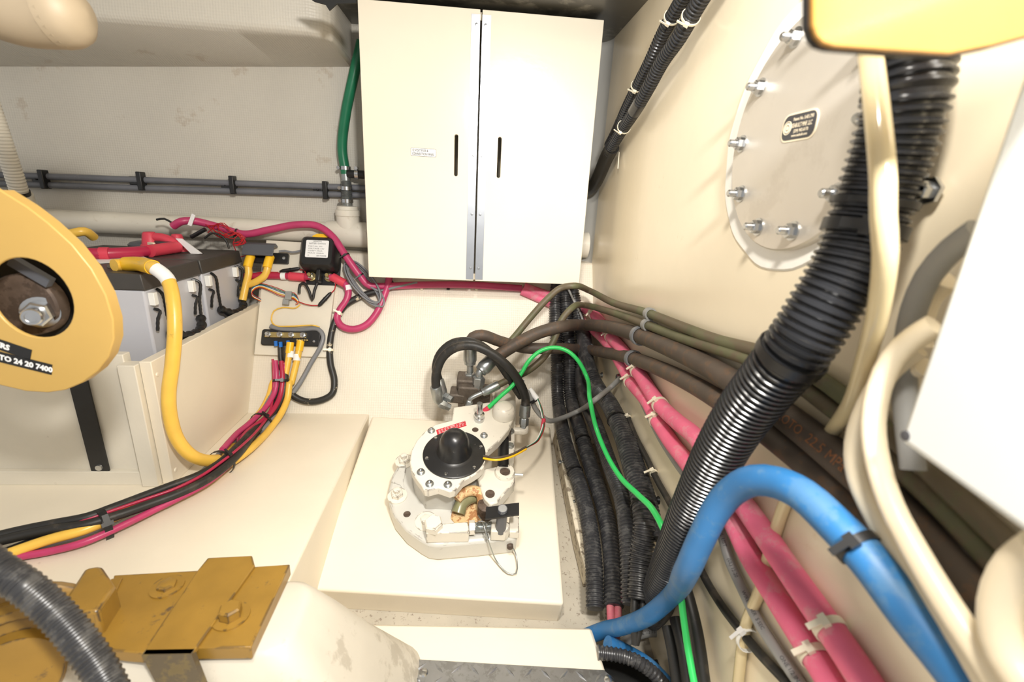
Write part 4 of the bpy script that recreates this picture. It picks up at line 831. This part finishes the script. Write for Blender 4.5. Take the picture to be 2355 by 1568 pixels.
# ================================================================ electrical board behind the batteries
def sl(px, py, w=.012): return at(px, py, 's', w)
q = [sl(560, 553, 0), sl(785, 566, 0), sl(748, 823, 0), sl(600, 817, 0)]; q[0].x = q[3].x = -.548; q[1].x = (q[1].x+q[2].x)/2+.008; q[2].x = q[1].x-.012
obj('fuse_board', MB().prism(q, SLN*.012), 'board', None, 'cream plywood board carrying the relay and bus bar', 'board', bevel=.0015)
W0 = .012
# remote battery switch
c = sl(742, 603, W0)
t = empty('battery_switch', c-SLD*.06, 'black remote battery switch with white label on the fuse board', 'switch')
u, v, n = EX, SLD, SLN
obj('back_plate', MB().prism(rrect(c-v*.005, u, v, .048, .058, .012), n*.004), 'black', t, bevel=.001)
bt = [rrect(c+v*.012+n*.004, u, v, .046, .044, .012), rrect(c+v*.012+n*.042, u, v, .043, .041, .012), rrect(c+v*.012+n*.050, u, v, .037, .035, .010)]
bt = [x if isinstance(x, list) else list(x) for x in bt]
obj('housing', MB().loft(bt), 'black', t)
obj('terminal_guard', MB().box(c-v*.040+n*.016, (.012, .040, .028), RS), 'black', t, bevel=.003)
lb = obj('label', MB().prism(rrect(c+v*.018+n*.0502, u, v, .028, .023, .003), n*.0005), 'tag', t, 'white printed label')
lo = c+n*.0512
for tx, sz, x, y, wd in (('REMOTE', .0050, -.010, .036, .020), ('BATTERY SWITCH', .0054, -.020, .030, .040), ('PART No. 701', .004, -.022, .023, .034), ('VOLTAGE 12V', .004, -.022, .017, .040), ('CONT 250A', .004, -.022, .011, .036), ('MAX 500A', .004, -.022, .005, .040), ('A', .004, -.022, -.001, .004), ('BEP MARINE', .0048, 0, -.002, .024)):
    text('label_text', tx, sz, lo+u*x+v*y, u, v, 'labelink', lb, 0, wd)
obj('reset_knob', MB().prism([c+v*.052+n*.020-u*.024, c+v*.052+n*.020+u*.024, c+v*.060+n*.020+u*.020, c+v*.066+n*.020+u*.010, c+v*.066+n*.020-u*.010, c+v*.060+n*.020-u*.020], n*.012), 'yellowboot', t, 'yellow manual knob')
for s in (-1, 1):
    p = c-v*.043+u*.022*s+n*.004
    st = obj('terminal_stud', MB().lathe(p, n, [(.0115, 0), (.0115, .005), (.005, .0055), (.005, .026), (.004, .027)], 14), 'brass', t)
    obj('nut', MB().lathe(p, n, [(.0085, .008), (.0085, .015), (.007, .016)], 6), 'steel', st)
    obj('mount_screw', MB().lathe(c-v*.057+u*.038*s+n*.004, n, [(.004, 0), (.003, .002), (0, .0022)], 10), 'steel', t)
sw_l, sw_r = c-v*.043-u*.024+n*.012, c-v*.043+u*.024+n*.012
# shunt
c = sl(608, 588, W0)
t = empty('shunt', c-SLD*.03, 'grey capped shunt with two yellow cables left of the relay', 'shunt')
obj('base', MB().prism(rrect(c-v*.008+u*.012, u, v, .052, .014, .004), n*.010), 'black', t, bevel=.001)
obj('cover', MB().loft([[c+u*x+v*.024+n*.010, c+u*x+v*.026+n*.024, c+u*x+v*.018+n*.034, c+u*x-v*.010+n*.036, c+u*x-v*.012+n*.033, c+u*x+v*.014+n*.030, c+u*x+v*.020+n*.010] for x in (-.04, .036)]), 'graphite', t, bevel=.001)
obj('screw', MB().lathe(c-v*.008+u*.054+n*.010, n, [(.005, 0), (.004, .002), (0, .0023)], 12), 'steel', t)
for s in (-1, 1): obj('stud', MB().lathe(c+u*.024*s-v*.006+n*.010, n, [(.006, 0), (.006, .008), (.0035, .009), (.0035, .02)], 10), 'brass', t)
yl = [hose('battery_cable', [c-u*.024-v*.006+n*.020, c-u*.028-v*.03+n*.022, sl(572, 628, .03), sl(566, 652, .025), sl(558, 690, .02)], .0088, 'yellow', 'yellow cable dropping from the left stud of the shunt', 'cable', 'yellow cables', n=14)[0],
      hose('battery_cable', [c+u*.024-v*.006+n*.020, c+u*.022-v*.03+n*.022, sl(610, 632, .03), sl(590, 647, .026), sl(570, 655, .02), sl(556, 662, .015)], .0088, 'yellow', 'yellow cable curving down from the right stud of the shunt', 'cable', 'yellow cables', n=14)[0]]
for k, s in ((0, -1), (1, 1)): obj('boot', MB().tube(spline([c+u*.024*s-v*.008+n*.020, c+u*(.024*s-.002)-v*.022+n*.022, c+u*(.024*s-.004)-v*.040+n*.023], .004), .0108, 14), 'yellowboot', yl[k], 'bright yellow heat-shrink boot')
hose('signal_cable', [c+u*.044+n*.02+v*.006, sl(655, 577, .03), sl(672, 580, .03), sl(690, 577, .03), sl(706, 571, .03)], .0028, 'wiregrey', 'short grey cable between the shunt and the relay', 'cable')
# red cables on the relay
rc, P = hose('battery_cable', [sw_l, sl(700, 637, .024), sl(660, 635, .024), sl(620, 634, .022), sl(560, 636, .015)], .0088, 'red', 'red cable running left from the relay', 'cable', 'red cables', n=14)
obj('boot', MB().cyl(sl(702, 638, .024), sl(666, 635, .024), .0112, 14), 'redboot', rc); obj('marker', MB().cyl(sl(658, 635, .024), sl(647, 635, .024), .0095, 14), 'tag', rc)
ml = [sw_r, sl(778, 644, .024), sl(792, 652, .022), sl(801, 668, .02), sl(797, 690, .018), sl(782, 712, .016), sl(775, 732, .016), sl(786, 750, .016), sl(812, 757, .016), sl(842, 747, .016), sl(866, 720, .018), sl(882, 685, .02), sl(893, 650, .022), sl(898, 620, .025)]
rc, P = hose('battery_cable', ml, .0090, 'magenta', 'magenta cable looping down from the relay and back under the cabinet', 'cable', 'red cables', n=14)
obj('boot', MB().tube(spline([sw_r+u*.008, sl(778, 644, .024), sl(793, 652, .022)], .004), .0112, 14), 'redboot', rc); obj('marker', MB().cyl(sl(799, 657, .021), sl(802, 668, .02), .0096, 14), 'tag', rc)
tie(P, 778, 715, .0094, 'pale clip on the magenta loop below the relay', 'tie_white')
# long magenta cable over the pipe
ml = pts([(398, 520, 'y', 1.235), (418, 509), (445, 508, 1.25), (500, 521, 1.265), (560, 538, 1.275), (620, 528), (680, 517), (728, 519, 1.275), (764, 543, 1.26), (795, 588, 's', .05), (828, 634, .035), (848, 656, .025), (880, 658, .02), (960, 655, .015), (1080, 655, .015), (1200, 663, .012)])
lm, PM = hose('battery_cable', ml, .0092, 'magenta', 'long magenta cable draped over the cream pipe towards the cabinet', 'cable', 'red cables', n=14)
for px, py, lab in ((545, 535, 'black tie on the long magenta cable above the batteries'), (794, 586, 'black tie on the long magenta cable beside the relay'), (830, 637, 'black tie where the magenta cable meets the grey coil')): tie(PM, px, py, .0096, lab)
obj('pipe_band', tie_mb(Vector((at(731, 530, 'y', 1.3).x, 1.328, pz)), EX, .0285, .004, head=False), 'tie_white', None, 'pale cable band round the cream pipe by the relay', 'cable tie')
# tangle of thin red wires on the magenta cable
t = empty('wire_tangle', at(520, 545, 'y', 1.25), 'tangle of thin red wires wound round the magenta cable', 'wires')
for i in range(7):
    p = [at(470+i*6+random.uniform(-4, 4), 520+random.uniform(-6, 6), 'y', 1.25), at(505+random.uniform(-10, 10), 530+random.uniform(-18, 22), 'y', 1.245), at(530+random.uniform(-10, 10), 538+random.uniform(-12, 16), 'y', 1.245), at(548+random.uniform(-4, 4), 540+random.uniform(-6, 6), 'y', 1.25), at(560+random.uniform(-8, 8), 550+random.uniform(-5, 12), 'y', 1.25), at(540+random.uniform(-5, 8), 558+random.uniform(-4, 8), 'y', 1.25)]
    hose('wire', p, .0011, 'wirered', parent=t, n=6)
hose('wire', pts([(478, 535, 'y', 1.25), (500, 515), (515, 513), (530, 528)]), .0011, 'wirered', parent=t, n=6); hose('wire', pts([(540, 550, 'y', 1.25), (536, 560), (542, 575, 1.26), (545, 590, 1.26), (575, 585, 's', .03)]), .0011, 'wirered', parent=t, n=6)
# wires between relay and shunt
for L, m, lab in (([(560, 635), (600, 626), (640, 626)], 'wirered', 'thin red wire into the left fuse holder'), ([(690, 620), (700, 622), (706, 640)], 'wirered', 'thin red wire from the left fuse holder to the relay'), ([(772, 648), (770, 665), (760, 675)], 'wirered', 'thin red wire from the relay to the lower fuse holder'), ([(736, 702), (715, 702), (690, 695), (672, 684)], 'wirered', 'thin red wire leaving the lower fuse holder')):
    hose('wire', [sl(x, y, .022) for x, y in L], .0014, m, lab, 'wire', 'thin wires on the board', n=6)
for a, b, lab in (((645, 624), (690, 617), 'slim black fuse holder left of the relay'), ((733, 703), (762, 672), 'slim black fuse holder below the relay')):
    a, b = sl(*a, .022), sl(*b, .022); d = (b-a); L_ = d.length
    obj('fuse_holder', MB().lathe(a, d, [(.002, -.002), (.0042, .003), (.005, .006), (.005, L_*.45), (.0056, L_*.46), (.0056, L_*.54), (.005, L_*.55), (.0045, L_-.006), (.002, L_)], 12), 'black', None, lab, 'fuse holder', 'fuse holders')
hose('black_cable', [sl(731, 648, .02), sl(724, 666, .02), sl(718, 690, .02), sl(712, 672, .03), sl(700, 652, .03), sl(690, 655, .028), sl(688, 675, .024)], .0036, 'rubber', 'short black lead curling below the relay', 'cable')
t = empty('wire_connector', sl(665, 690, .02), 'clear plug connector with fine coloured wires below the relay', 'connector')
obj('plug', MB().box(sl(664, 680, .024), (.016, .022, .010), RS).box(sl(658, 694, .022), (.014, .016, .010), RS), 'grey', t, bevel=.001)
for i, m in enumerate(('wirered', 'hose_green', 'blue', 'whiteplastic', 'yellowboot', 'wirered')):
    o = i*3-7
    hose('wire', [sl(664, 678+o*.6, .024), sl(645, 672+o, .024), sl(620, 662+o*.8, .024), sl(596, 656+o*.6, .022), sl(580, 664+o*.8, .02), sl(580, 678+o*.4, .018), sl(600, 690+o*.3, .016)], .0011, m, parent=t, n=6)
    hose('wire', [sl(664, 680+o*.7, .024), sl(676, 680+o, .024), sl(686, 692+o*.6, .022), sl(680, 700, .02)], .0011, m, parent=t, n=6)
hose('yellow_wire', [sl(690, 700, .016), sl(680, 708, .016), sl(650, 707, .016), sl(630, 715, .016), sl(624, 735, .016), sl(632, 748, .018), sl(670, 750, .02), sl(720, 748, .02), sl(735, 752, .02)], .0018, 'yellow', 'fine yellow wire winding down to the bus bar', 'wire', n=8)
# bus bar
c = sl(672, 778, W0)
t = empty('bus_bar', c-SLD*.02, 'black bus bar with brass studs low on the fuse board', 'bus bar')
obj('base', MB().prism(rrect(c, u, v, .072, .0205, .006), n*.010), 'black', t, bevel=.002)
obj('bar', MB().box(c+v*.006-u*.012+n*.012, (.10, .014, .005), RS), 'brass', t, bevel=.001)
for i in range(4):
    p = c+v*.006+u*(-.052+.028*i)+n*.014; s_ = obj('stud', MB().lathe(p, n, [(.0075, 0), (.0075, .007), (.004, .008), (.004, .016)], 6), 'steel', t)
obj('screw', MB().lathe(c-v*.008+u*.058+n*.010, n, [(.004, 0), (.003, .002), (0, .0022)], 10), 'steel', t)
for i in range(5): obj('small_screw', MB().lathe(c-v*.006+u*(.018+.006*i)+n*.012, n, [(.003, 0), (.0025, .004), (0, .0045)], 8), 'brass', t)
for x, y in ((634, 784), (645, 786), (662, 783)): obj('blue_terminal', MB().cyl(sl(x, y, .028), sl(x+1, y+12, .026), .0045, 10), 'bluecrimp', t)
hose('grey_cable', [sl(622, 750, .018), sl(640, 756, .018), sl(690, 758, .02), sl(732, 757, .02), sl(743, 772, .02), sl(738, 795, .02), sl(715, 835, .016), sl(690, 880, .016), sl(662, 918, .02), at(640, 948, 'z', ZF+.02), at(600, 992, 'z', ZF+.012)], .0058, 'wiregrey', 'grey cable curling round the bus bar and down to the bundle', 'cable')
bc, PB1 = hose('black_cable', [sl(905, 648, .014), sl(870, 668, .014), sl(830, 681, .014), sl(793, 703, .014), sl(770, 740, .014), sl(759, 790, .012), sl(760, 835, .012), sl(769, 875, .012), sl(764, 905, .012), sl(735, 921, .012), sl(700, 922, .012), sl(672, 908, .016), sl(655, 888, .02), sl(640, 876, .022)], .0082, 'fleck', 'paint flecked black cable hanging in a loop beside the fuse board', 'cable', n=14)
for px, py, lab in ((765, 712, 'pale clip on the black loop above the board edge'), (757, 808, 'pale clip on the black loop at the board corner')): tie(PB1, px, py, .0088, lab, 'tie_white', w=.006)
# grey coil
t = empty('cable_coil', sl(840, 700, .03), 'loose coil of thin grey cable hanging beside the relay', 'cable coil')
for i in range(5):
    L = []; A0 = Vector((.62, .78)); A1 = Vector((-.78, .62)); hl, hw = 58+random.uniform(-6, 8), 15+i*2.2; cx_, cy_ = 838+random.uniform(-5, 5), 652+random.uniform(-5, 5)
    for k in range(13):
        a = 2*math.pi*k/12+.3*i; d = A0*hl*math.cos(a)+A1*hw*math.sin(a); L.append(sl(cx_+d.x, cy_+d.y, .022+.003*i+.003*math.sin(a*2+i)))
    hose('turn', L, .0023, 'wiregrey', parent=t, n=8)
hose('grey_cable', [sl(846, 655, .03), sl(870, 668, .026), sl(910, 660, .024), sl(960, 650, .022)], .0032, 'wiregrey', 'thin grey cable running under the cabinet beside the magenta cable', 'cable')
for px, lab in ((970, 'leftmost cream tie mount under the cabinet'), (1031, 'dark tie mount under the cabinet'), (1096, 'cream tie mount under the door gap of the cabinet'), (1200, 'rightmost cream tie mount under the cabinet')):
    c = sl(px, 660, .004); obj('tie_mount', MB().box(c, (.008, .016, .008), RS), 'black' if px == 1031 else 'tie_white', None, lab, 'tie mount', 'tie mounts under the cabinet', bevel=.001)

# ================================================================ battery cables and boots
zl = -.170
rb, P = hose('battery_cable', pts([(150, 570, 'z', zl+.012), (200, 583), (240, 583), (300, 580), (350, 576), (388, 571), (405, 566)]), .0115, 'red', 'thick red cable lying across the battery lids', 'cable', 'red cables', n=16)
obj('boot', MB().cyl(at(345, 577, 'z', zl+.013), at(408, 568, 'z', zl+.014), .0135, 16), 'redboot', rb); obj('boot', MB().cyl(at(230, 583, 'z', zl+.012), at(252, 583, 'z', zl+.012), .0132, 16), 'redboot', rb)
c = at(412, 577, 'z', zl)
obj('terminal_boot', MB().lathe(c, EZ, [(.020, 0), (.018, .010), (.014, .024), (.012, .036), (.010, .040), (0, .041)], 18), 'redboot', rb, 'red terminal boot')
c = at(347, 545, 'z', zl)+Vector((0, .05, 0)); c = at(348, 542, 'y', 1.17); c.z = zl
fb = empty('fuse_block', c, 'white and smoked fuse block with red terminal boot on the rear battery', 'fuse block')
obj('block', MB().box(c+Vector((.026, -.004, .014)), (.05, .026, .026), Matrix.Rotation(-.5, 3, 'Z')), 'plate', fb, bevel=.003)
obj('window', MB().box(c+Vector((.010, -.020, .016)), (.024, .006, .018), Matrix.Rotation(-.5, 3, 'Z')), 'cream', fb, bevel=.002)
obj('terminal_boot', MB().lathe(c+Vector((-.004, 0, 0)), EZ, [(.021, 0), (.021, .016), (.018, .018), (.014, .042), (.011, .046), (0, .047)], 18), 'redboot', fb, 'red terminal boot')
obj('boot_arm', MB().tube(spline([c+Vector((0, 0, .034)), c+Vector((.026, 0, .033)), c+Vector((.05, 0, .022)), c+Vector((.06, 0, .010))], .005), .0105, 14), 'redboot', fb)
obj('bracket', MB().prism([c+Vector((.055, -.004, .034)), c+Vector((.068, -.004, .034)), c+Vector((.115, -.004, -.004)), c+Vector((.088, -.004, -.004))], EY*.004), 'tag', fb, 'white angled bracket')
t_ = at(330, 562, 'z', zl+.006); obj('terminal_cover', MB().lathe(t_, EZ, [(.03, -.006), (.032, 0), (.026, .006), (.012, .009), (0, .0095)], 24), 'graphite', fb, 'dark grey flat terminal cover')
obj('cable_flag', MB().prism([at(431, 517, 'y', 1.22), at(440, 520, 'y', 1.22), at(449, 495, 'y', 1.22), at(441, 491, 'y', 1.22)], EY*.002), 'tag', None, 'small white printed flag sticking up from the magenta cable', 'label')
for L, lab in (([(470, 548), (488, 536), (505, 540), (520, 553), (527, 572)], 'thin black lead arching over the rear battery'), ([(360, 505), (378, 503), (395, 512)], 'short black wire end behind the red terminal boot')): hose('black_lead', pts([(x, y, 'y', 1.235) for x, y in L]), .0026, 'rubber', lab, 'cable', n=8)
obj('fuse_holder', MB().cyl(at(440, 545, 'y', 1.235), at(472, 527, 'y', 1.235), .005, 12), 'black', None, 'slim black fuse holder above the rear battery', 'fuse holder', 'fuse holders')
obj('warning_card', MB().prism([at(x, y, 'z', zl+.0006) for x, y in ((215, 596), (330, 590), (345, 597), (230, 606))], EZ*.0006), 'tag', None, 'pale paper label on the front battery lid under the red cable', 'label')
# yellow cable
yb_, PY_ = hose('battery_cable', pts([(262, 610, 'z', zl+.010), (295, 607), (325, 608, zl+.016), (358, 618, zl+.016), (384, 640, 'y', .855), (398, 690, .835), (402, 760, .815), (396, 840, .80), (388, 905, .79), (392, 960, .785), (408, 1010, .79), (436, 1044, .80), (468, 1058, .82), (500, 1058, .845)]), .0112, 'yellow', 'thick yellow cable hanging from the front battery down to the bundle', 'cable', 'yellow cables', n=18)
obj('boot', MB().tube(spline(pts([(290, 607, 'z', zl+.011), (320, 607, zl+.015), (352, 615, zl+.017)]), .005), .0132, 16), 'yellowboot', yb_, 'bright yellow heat-shrink boot'); obj('terminal_lug', MB().box(at(272, 612, 'z', zl+.006), (.03, .018, .008)), 'iron', yb_, bevel=.002)
i = nearpx(PY_, 380, 632); obj('marker', MB().tube(PY_[i-2:i+3], .0117, 16), 'tag', yb_, 'white cable marker')
hose('battery_cable', pts([(130, 548, 'z', zl+.02), (165, 537, zl+.035), (195, 532, zl+.04), (215, 545, zl+.025)]), .010, 'yellow', 'yellow cable arching behind the yellow guard at the far left', 'cable', 'yellow cables', n=14)

# ================================================================ cable bundle across the raised floor
ctr = [sl(648, 840, .022), sl(648, 875, .026), sl(638, 925, .03), at(600, 972, 'z', ZF+.014), at(551, 1022, 'z', ZF+.016), at(513, 1060, 'z', ZF+.02), at(460, 1104, 'z', ZF+.018), at(379, 1146, 'z', ZF+.014), at(293, 1182, 'z', ZF+.014), at(232, 1211, 'z', ZF+.016), at(155, 1230, 'z', ZF+.014), at(60, 1252, 'z', ZF+.012), at(-60, 1285, 'z', ZF+.012), at(-200, 1330, 'z', ZF+.012)]
CP = resample(spline(ctr, .01), .02); NF = len(CP)
def bundle(name, offs, r, mat, label, t0=0, t1=1, lead=None, tail=None, group='cables in the floor bundle'):
    """offs: (lateral, height) in metres spread evenly from back to front"""
    out = []; i0, i1 = int(t0*(NF-1)), int(t1*(NF-1))
    for i in range(i0, i1+1, 2):
        f = i/(NF-1)*(len(offs)-1); k = min(int(f), len(offs)-2); g_ = f-k; a, b = offs[k], offs[k+1]
        la, he = a[0]+(b[0]-a[0])*g_, a[1]+(b[1]-a[1])*g_
        tg = CP[min(i+1, NF-1)]-CP[max(i-1, 0)]; tg.z *= .2; sd = EZ.cross(tg).normalized()       # + = away from the battery box
        p = CP[i]+sd*la*1.35+EZ*he*1.1
        out.append(p)
    if lead: out = lead+out[1:]
    if t1 == 1: out += [out[-1]+Vector((-.25, -.10, 0)), out[-1]+Vector((-.6, -.18, 0))]
    return hose(name, out, r, mat, label, 'cable', group, n=12)
B_ = 'battery_cable'
bundle(B_, [(-.010, .012), (-.006, .016), (-.004, .016), (-.010, .014), (-.004, .016), (-.006, .012), (-.002, .010), (0, .004), (.006, 0), (0, 0)], .0062, 'magenta', 'red cable along the top of the floor bundle', 0, .47)
bundle(B_, [(0, .010), (.004, .010), (.008, .008), (0, .012), (.008, .010), (.006, .006), (-.006, .012), (-.010, .008), (-.008, .012), (0, .012), (.004, .010)], .0058, 'red', 'middle red cable winding through the floor bundle', 0, .52)
bundle(B_, [(.008, .006), (-.012, .004), (-.014, .002), (-.014, .004), (.012, 0), (.014, 0), (.016, .002), (.018, 0), (.020, -.004), (.016, 0), (.010, 0)], .0056, 'magenta', 'red cable along the outer edge of the floor bundle')
bundle(B_, [(-.014, .016), (-.012, .018), (.010, .012), (.014, .010), (.016, .014), (.012, .016), (.010, .016), (0, .016), (-.006, .016), (-.01, .012), (-.01, .012)], .0028, 'red', 'thin red wire crossing over the floor bundle')
bundle(B_, [(0, .002), (0, .002), (.004, .002), (.006, .010), (.008, .010), (.006, .010), (-.004, .014), (-.006, .016), (-.008, .016), (-.014, .014), (-.018, .012)], .0074, 'rubber', 'black cable on top of the floor bundle near the camera')
bundle(B_, [(.006, -.002), (.006, 0), (.008, 0), (.010, .006), (.016, .006), (.018, .008), (.016, .010), (.010, .012), (.000, .014), (-.006, .012), (-.010, .008)], .0074, 'rubber', 'second black cable in the floor bundle')
bundle(B_, [(-.004, -.002), (0, -.002), (0, 0), (.002, 0), (.004, 0), (.008, 0), (-.010, .004), (-.012, .004), (-.012, .002), (.006, -.002), (.004, 0)], .0064, 'black', 'third black cable low in the floor bundle')
bundle(B_, [(.004, .004), (-.016, .002), (-.018, -.002), (-.016, -.002), (-.016, 0), (-.012, -.002), (-.008, .002), (0, .002), (.008, .002), (.012, 0), (.014, 0)], .0062, 'wiregrey', 'grey cable running with the floor bundle')
bundle(B_, [(.012, .004), (.016, .0), (.020, -.004), (.022, -.004), (.018, -.004), (.002, -.004), (0, .002), (.004, .008), (.010, .008), (.018, .004), (.026, 0)], .0078, 'yellow', 'yellow cable from the bus bar lying on the near side of the bundle', lead=[sl(690, 782, .026), sl(686, 815, .024), sl(678, 850, .022), sl(668, 885, .022)])
bundle(B_, [(-.004, .004), (-.02, .0), (-.020, -.004), (-.018, -.004), (-.004, -.004), (-.004, -.004), (.002, -.006), (.004, -.004), (.006, -.004), (.010, -.004)], .0076, 'yellow', 'second yellow cable from the bus bar running under the bundle', 0, .55, lead=[sl(667, 788, .026), sl(664, 820, .024), sl(658, 855, .022), sl(650, 890, .022)])
for x0, x1, lab in ((644, 648, 'left black cable dropping from the bus bar'), (656, 657, 'right black cable dropping from the bus bar')):
    g, P = hose(B_, [sl(x0, 795, .024), sl(x0+1, 820, .022), sl(x1, 850, .02), sl(x1-4, 890, .02), sl(x1-14, 925, .02)], .0056, 'rubber', lab, 'cable', 'cables in the floor bundle', n=12)
for x, y in ((668, 815), (683, 822)):
    c = sl(x, y, .024); obj('cable_marker', MB().cyl(c+SLD*.008, c-SLD*.008, .0088, 14), 'tag', None, 'white sleeve marker on the %s yellow bus bar cable' % ('left' if x == 668 else 'right'), 'marker', 'cable markers')
for x, y, x2, y2, k in ((668, 787, 665, 812, 0), (692, 784, 688, 806, 1)): obj('cable_boot', MB().cyl(sl(x, y, .027), sl(x2, y2, .025), .0090, 14), 'yellowboot', None, 'bright yellow boot on the %s bus bar cable' % ('left' if not k else 'right'), 'cable boot', 'yellow bus bar boots')
for px, py, r, lab in ((645, 885, .020, 'black tie gripping the bundle beside the black cable loop'), (597, 975, .024, 'black tie on the floor bundle behind the yellow cable'), (513, 1060, .025, 'black tie where the yellow cable joins the floor bundle'), (232, 1211, .024, 'wide black tie on the floor bundle near the yellow guard')):
    tie(CP, px, py, r, lab, w=.006 if px != 232 else .010)

# ================================================================ conduits clipped to the upper starboard wall
wc, PWC = corrugated('corrugated_conduit', pts([(1900, -480, 'x', .304), (1750, -230), (1660, -80), (1601, 17), (1563, 84), (1525, 139), (1491, 202), (1462, 252), (1428, 303), (1400, 350, .302)]), .0125, 'conduit_clean', 'front of two black conduits slanting up the wall right of the cabinet', group='conduits on the upper wall', flat=((.7, .75),))
wd_, PWD = corrugated('corrugated_conduit', pts([(1840, -470, 'x', .317), (1700, -220), (1610, -70), (1563, 8), (1525, 76), (1496, 139), (1466, 198), (1441, 248), (1420, 296), (1400, 335)]), .0120, 'conduit_clean', 'rear of two black conduits slanting up the wall right of the cabinet', group='conduits on the upper wall', flat=((.86, .92),))
obj('conduit_elbow', MB().tube(spline(pts([(1408, 338, 'x', .305), (1395, 362), (1380, 398, .306), (1366, 424, .306), (1345, 440, 'y', 1.325)]), .006), .0165, 18), 'black', None, 'smooth black elbow where the wall conduits turn behind the cabinet', 'pipe')
for P, px, py, r, lab in ((PWC, 1588, 38, .0132, 'pale tie near the top of the front wall conduit'), (PWC, 1436, 292, .0135, 'pale tie binding the two wall conduits near the elbow'), (PWD, 1466, 198, .0126, 'pale tie on the rear wall conduit'), (PWD, 1545, 40, .0126, 'pale tie near the top of the rear wall conduit')):
    tie(P, px, py, r, lab, 'tie_white', w=.0035)
obj('tie_tail', MB().cyl(at(1424, 350, 'x', .325), at(1421, 388, 'x', .322), .0012, 6), 'tie_white', None, 'loose pale tie tail hanging below the wall conduits', 'cable tie')
for px, py, lab in ((1290, 1062, 'upper tie anchor on the timber batten'), (1316, 1154, 'lower tie anchor on the timber batten')):
    obj('tie_anchor', MB().box(at(px, py, 'p', -.016), (.012, .008, .006), RP).box(at(px, py, 'p', -.012)+PX*.004, (.005, .005, .010), RP), 'zinc', None, lab, 'tie anchor', 'tie anchors on the batten', bevel=.001)
c = at(903, 1500, 'z', zb); obj('drain_hole', MB().lathe(c, EZ, [(.006, 0), (.0055, .001), (.004, .0011), (.004, .0003), (0, .0003)], 14), 'rust', None, 'small dark drain hole at the left end of the cross beam', 'hole')
obj('torn_flap', MB().prism([at(x, y, 'y', 1.02) for x, y in ((690, -20), (820, -20), (818, 6), (775, 8), (757, 24), (748, 10), (722, 3))], EY*.004), 'dark', None, 'dark torn flap hanging at the top left of the cabinet', 'flap')
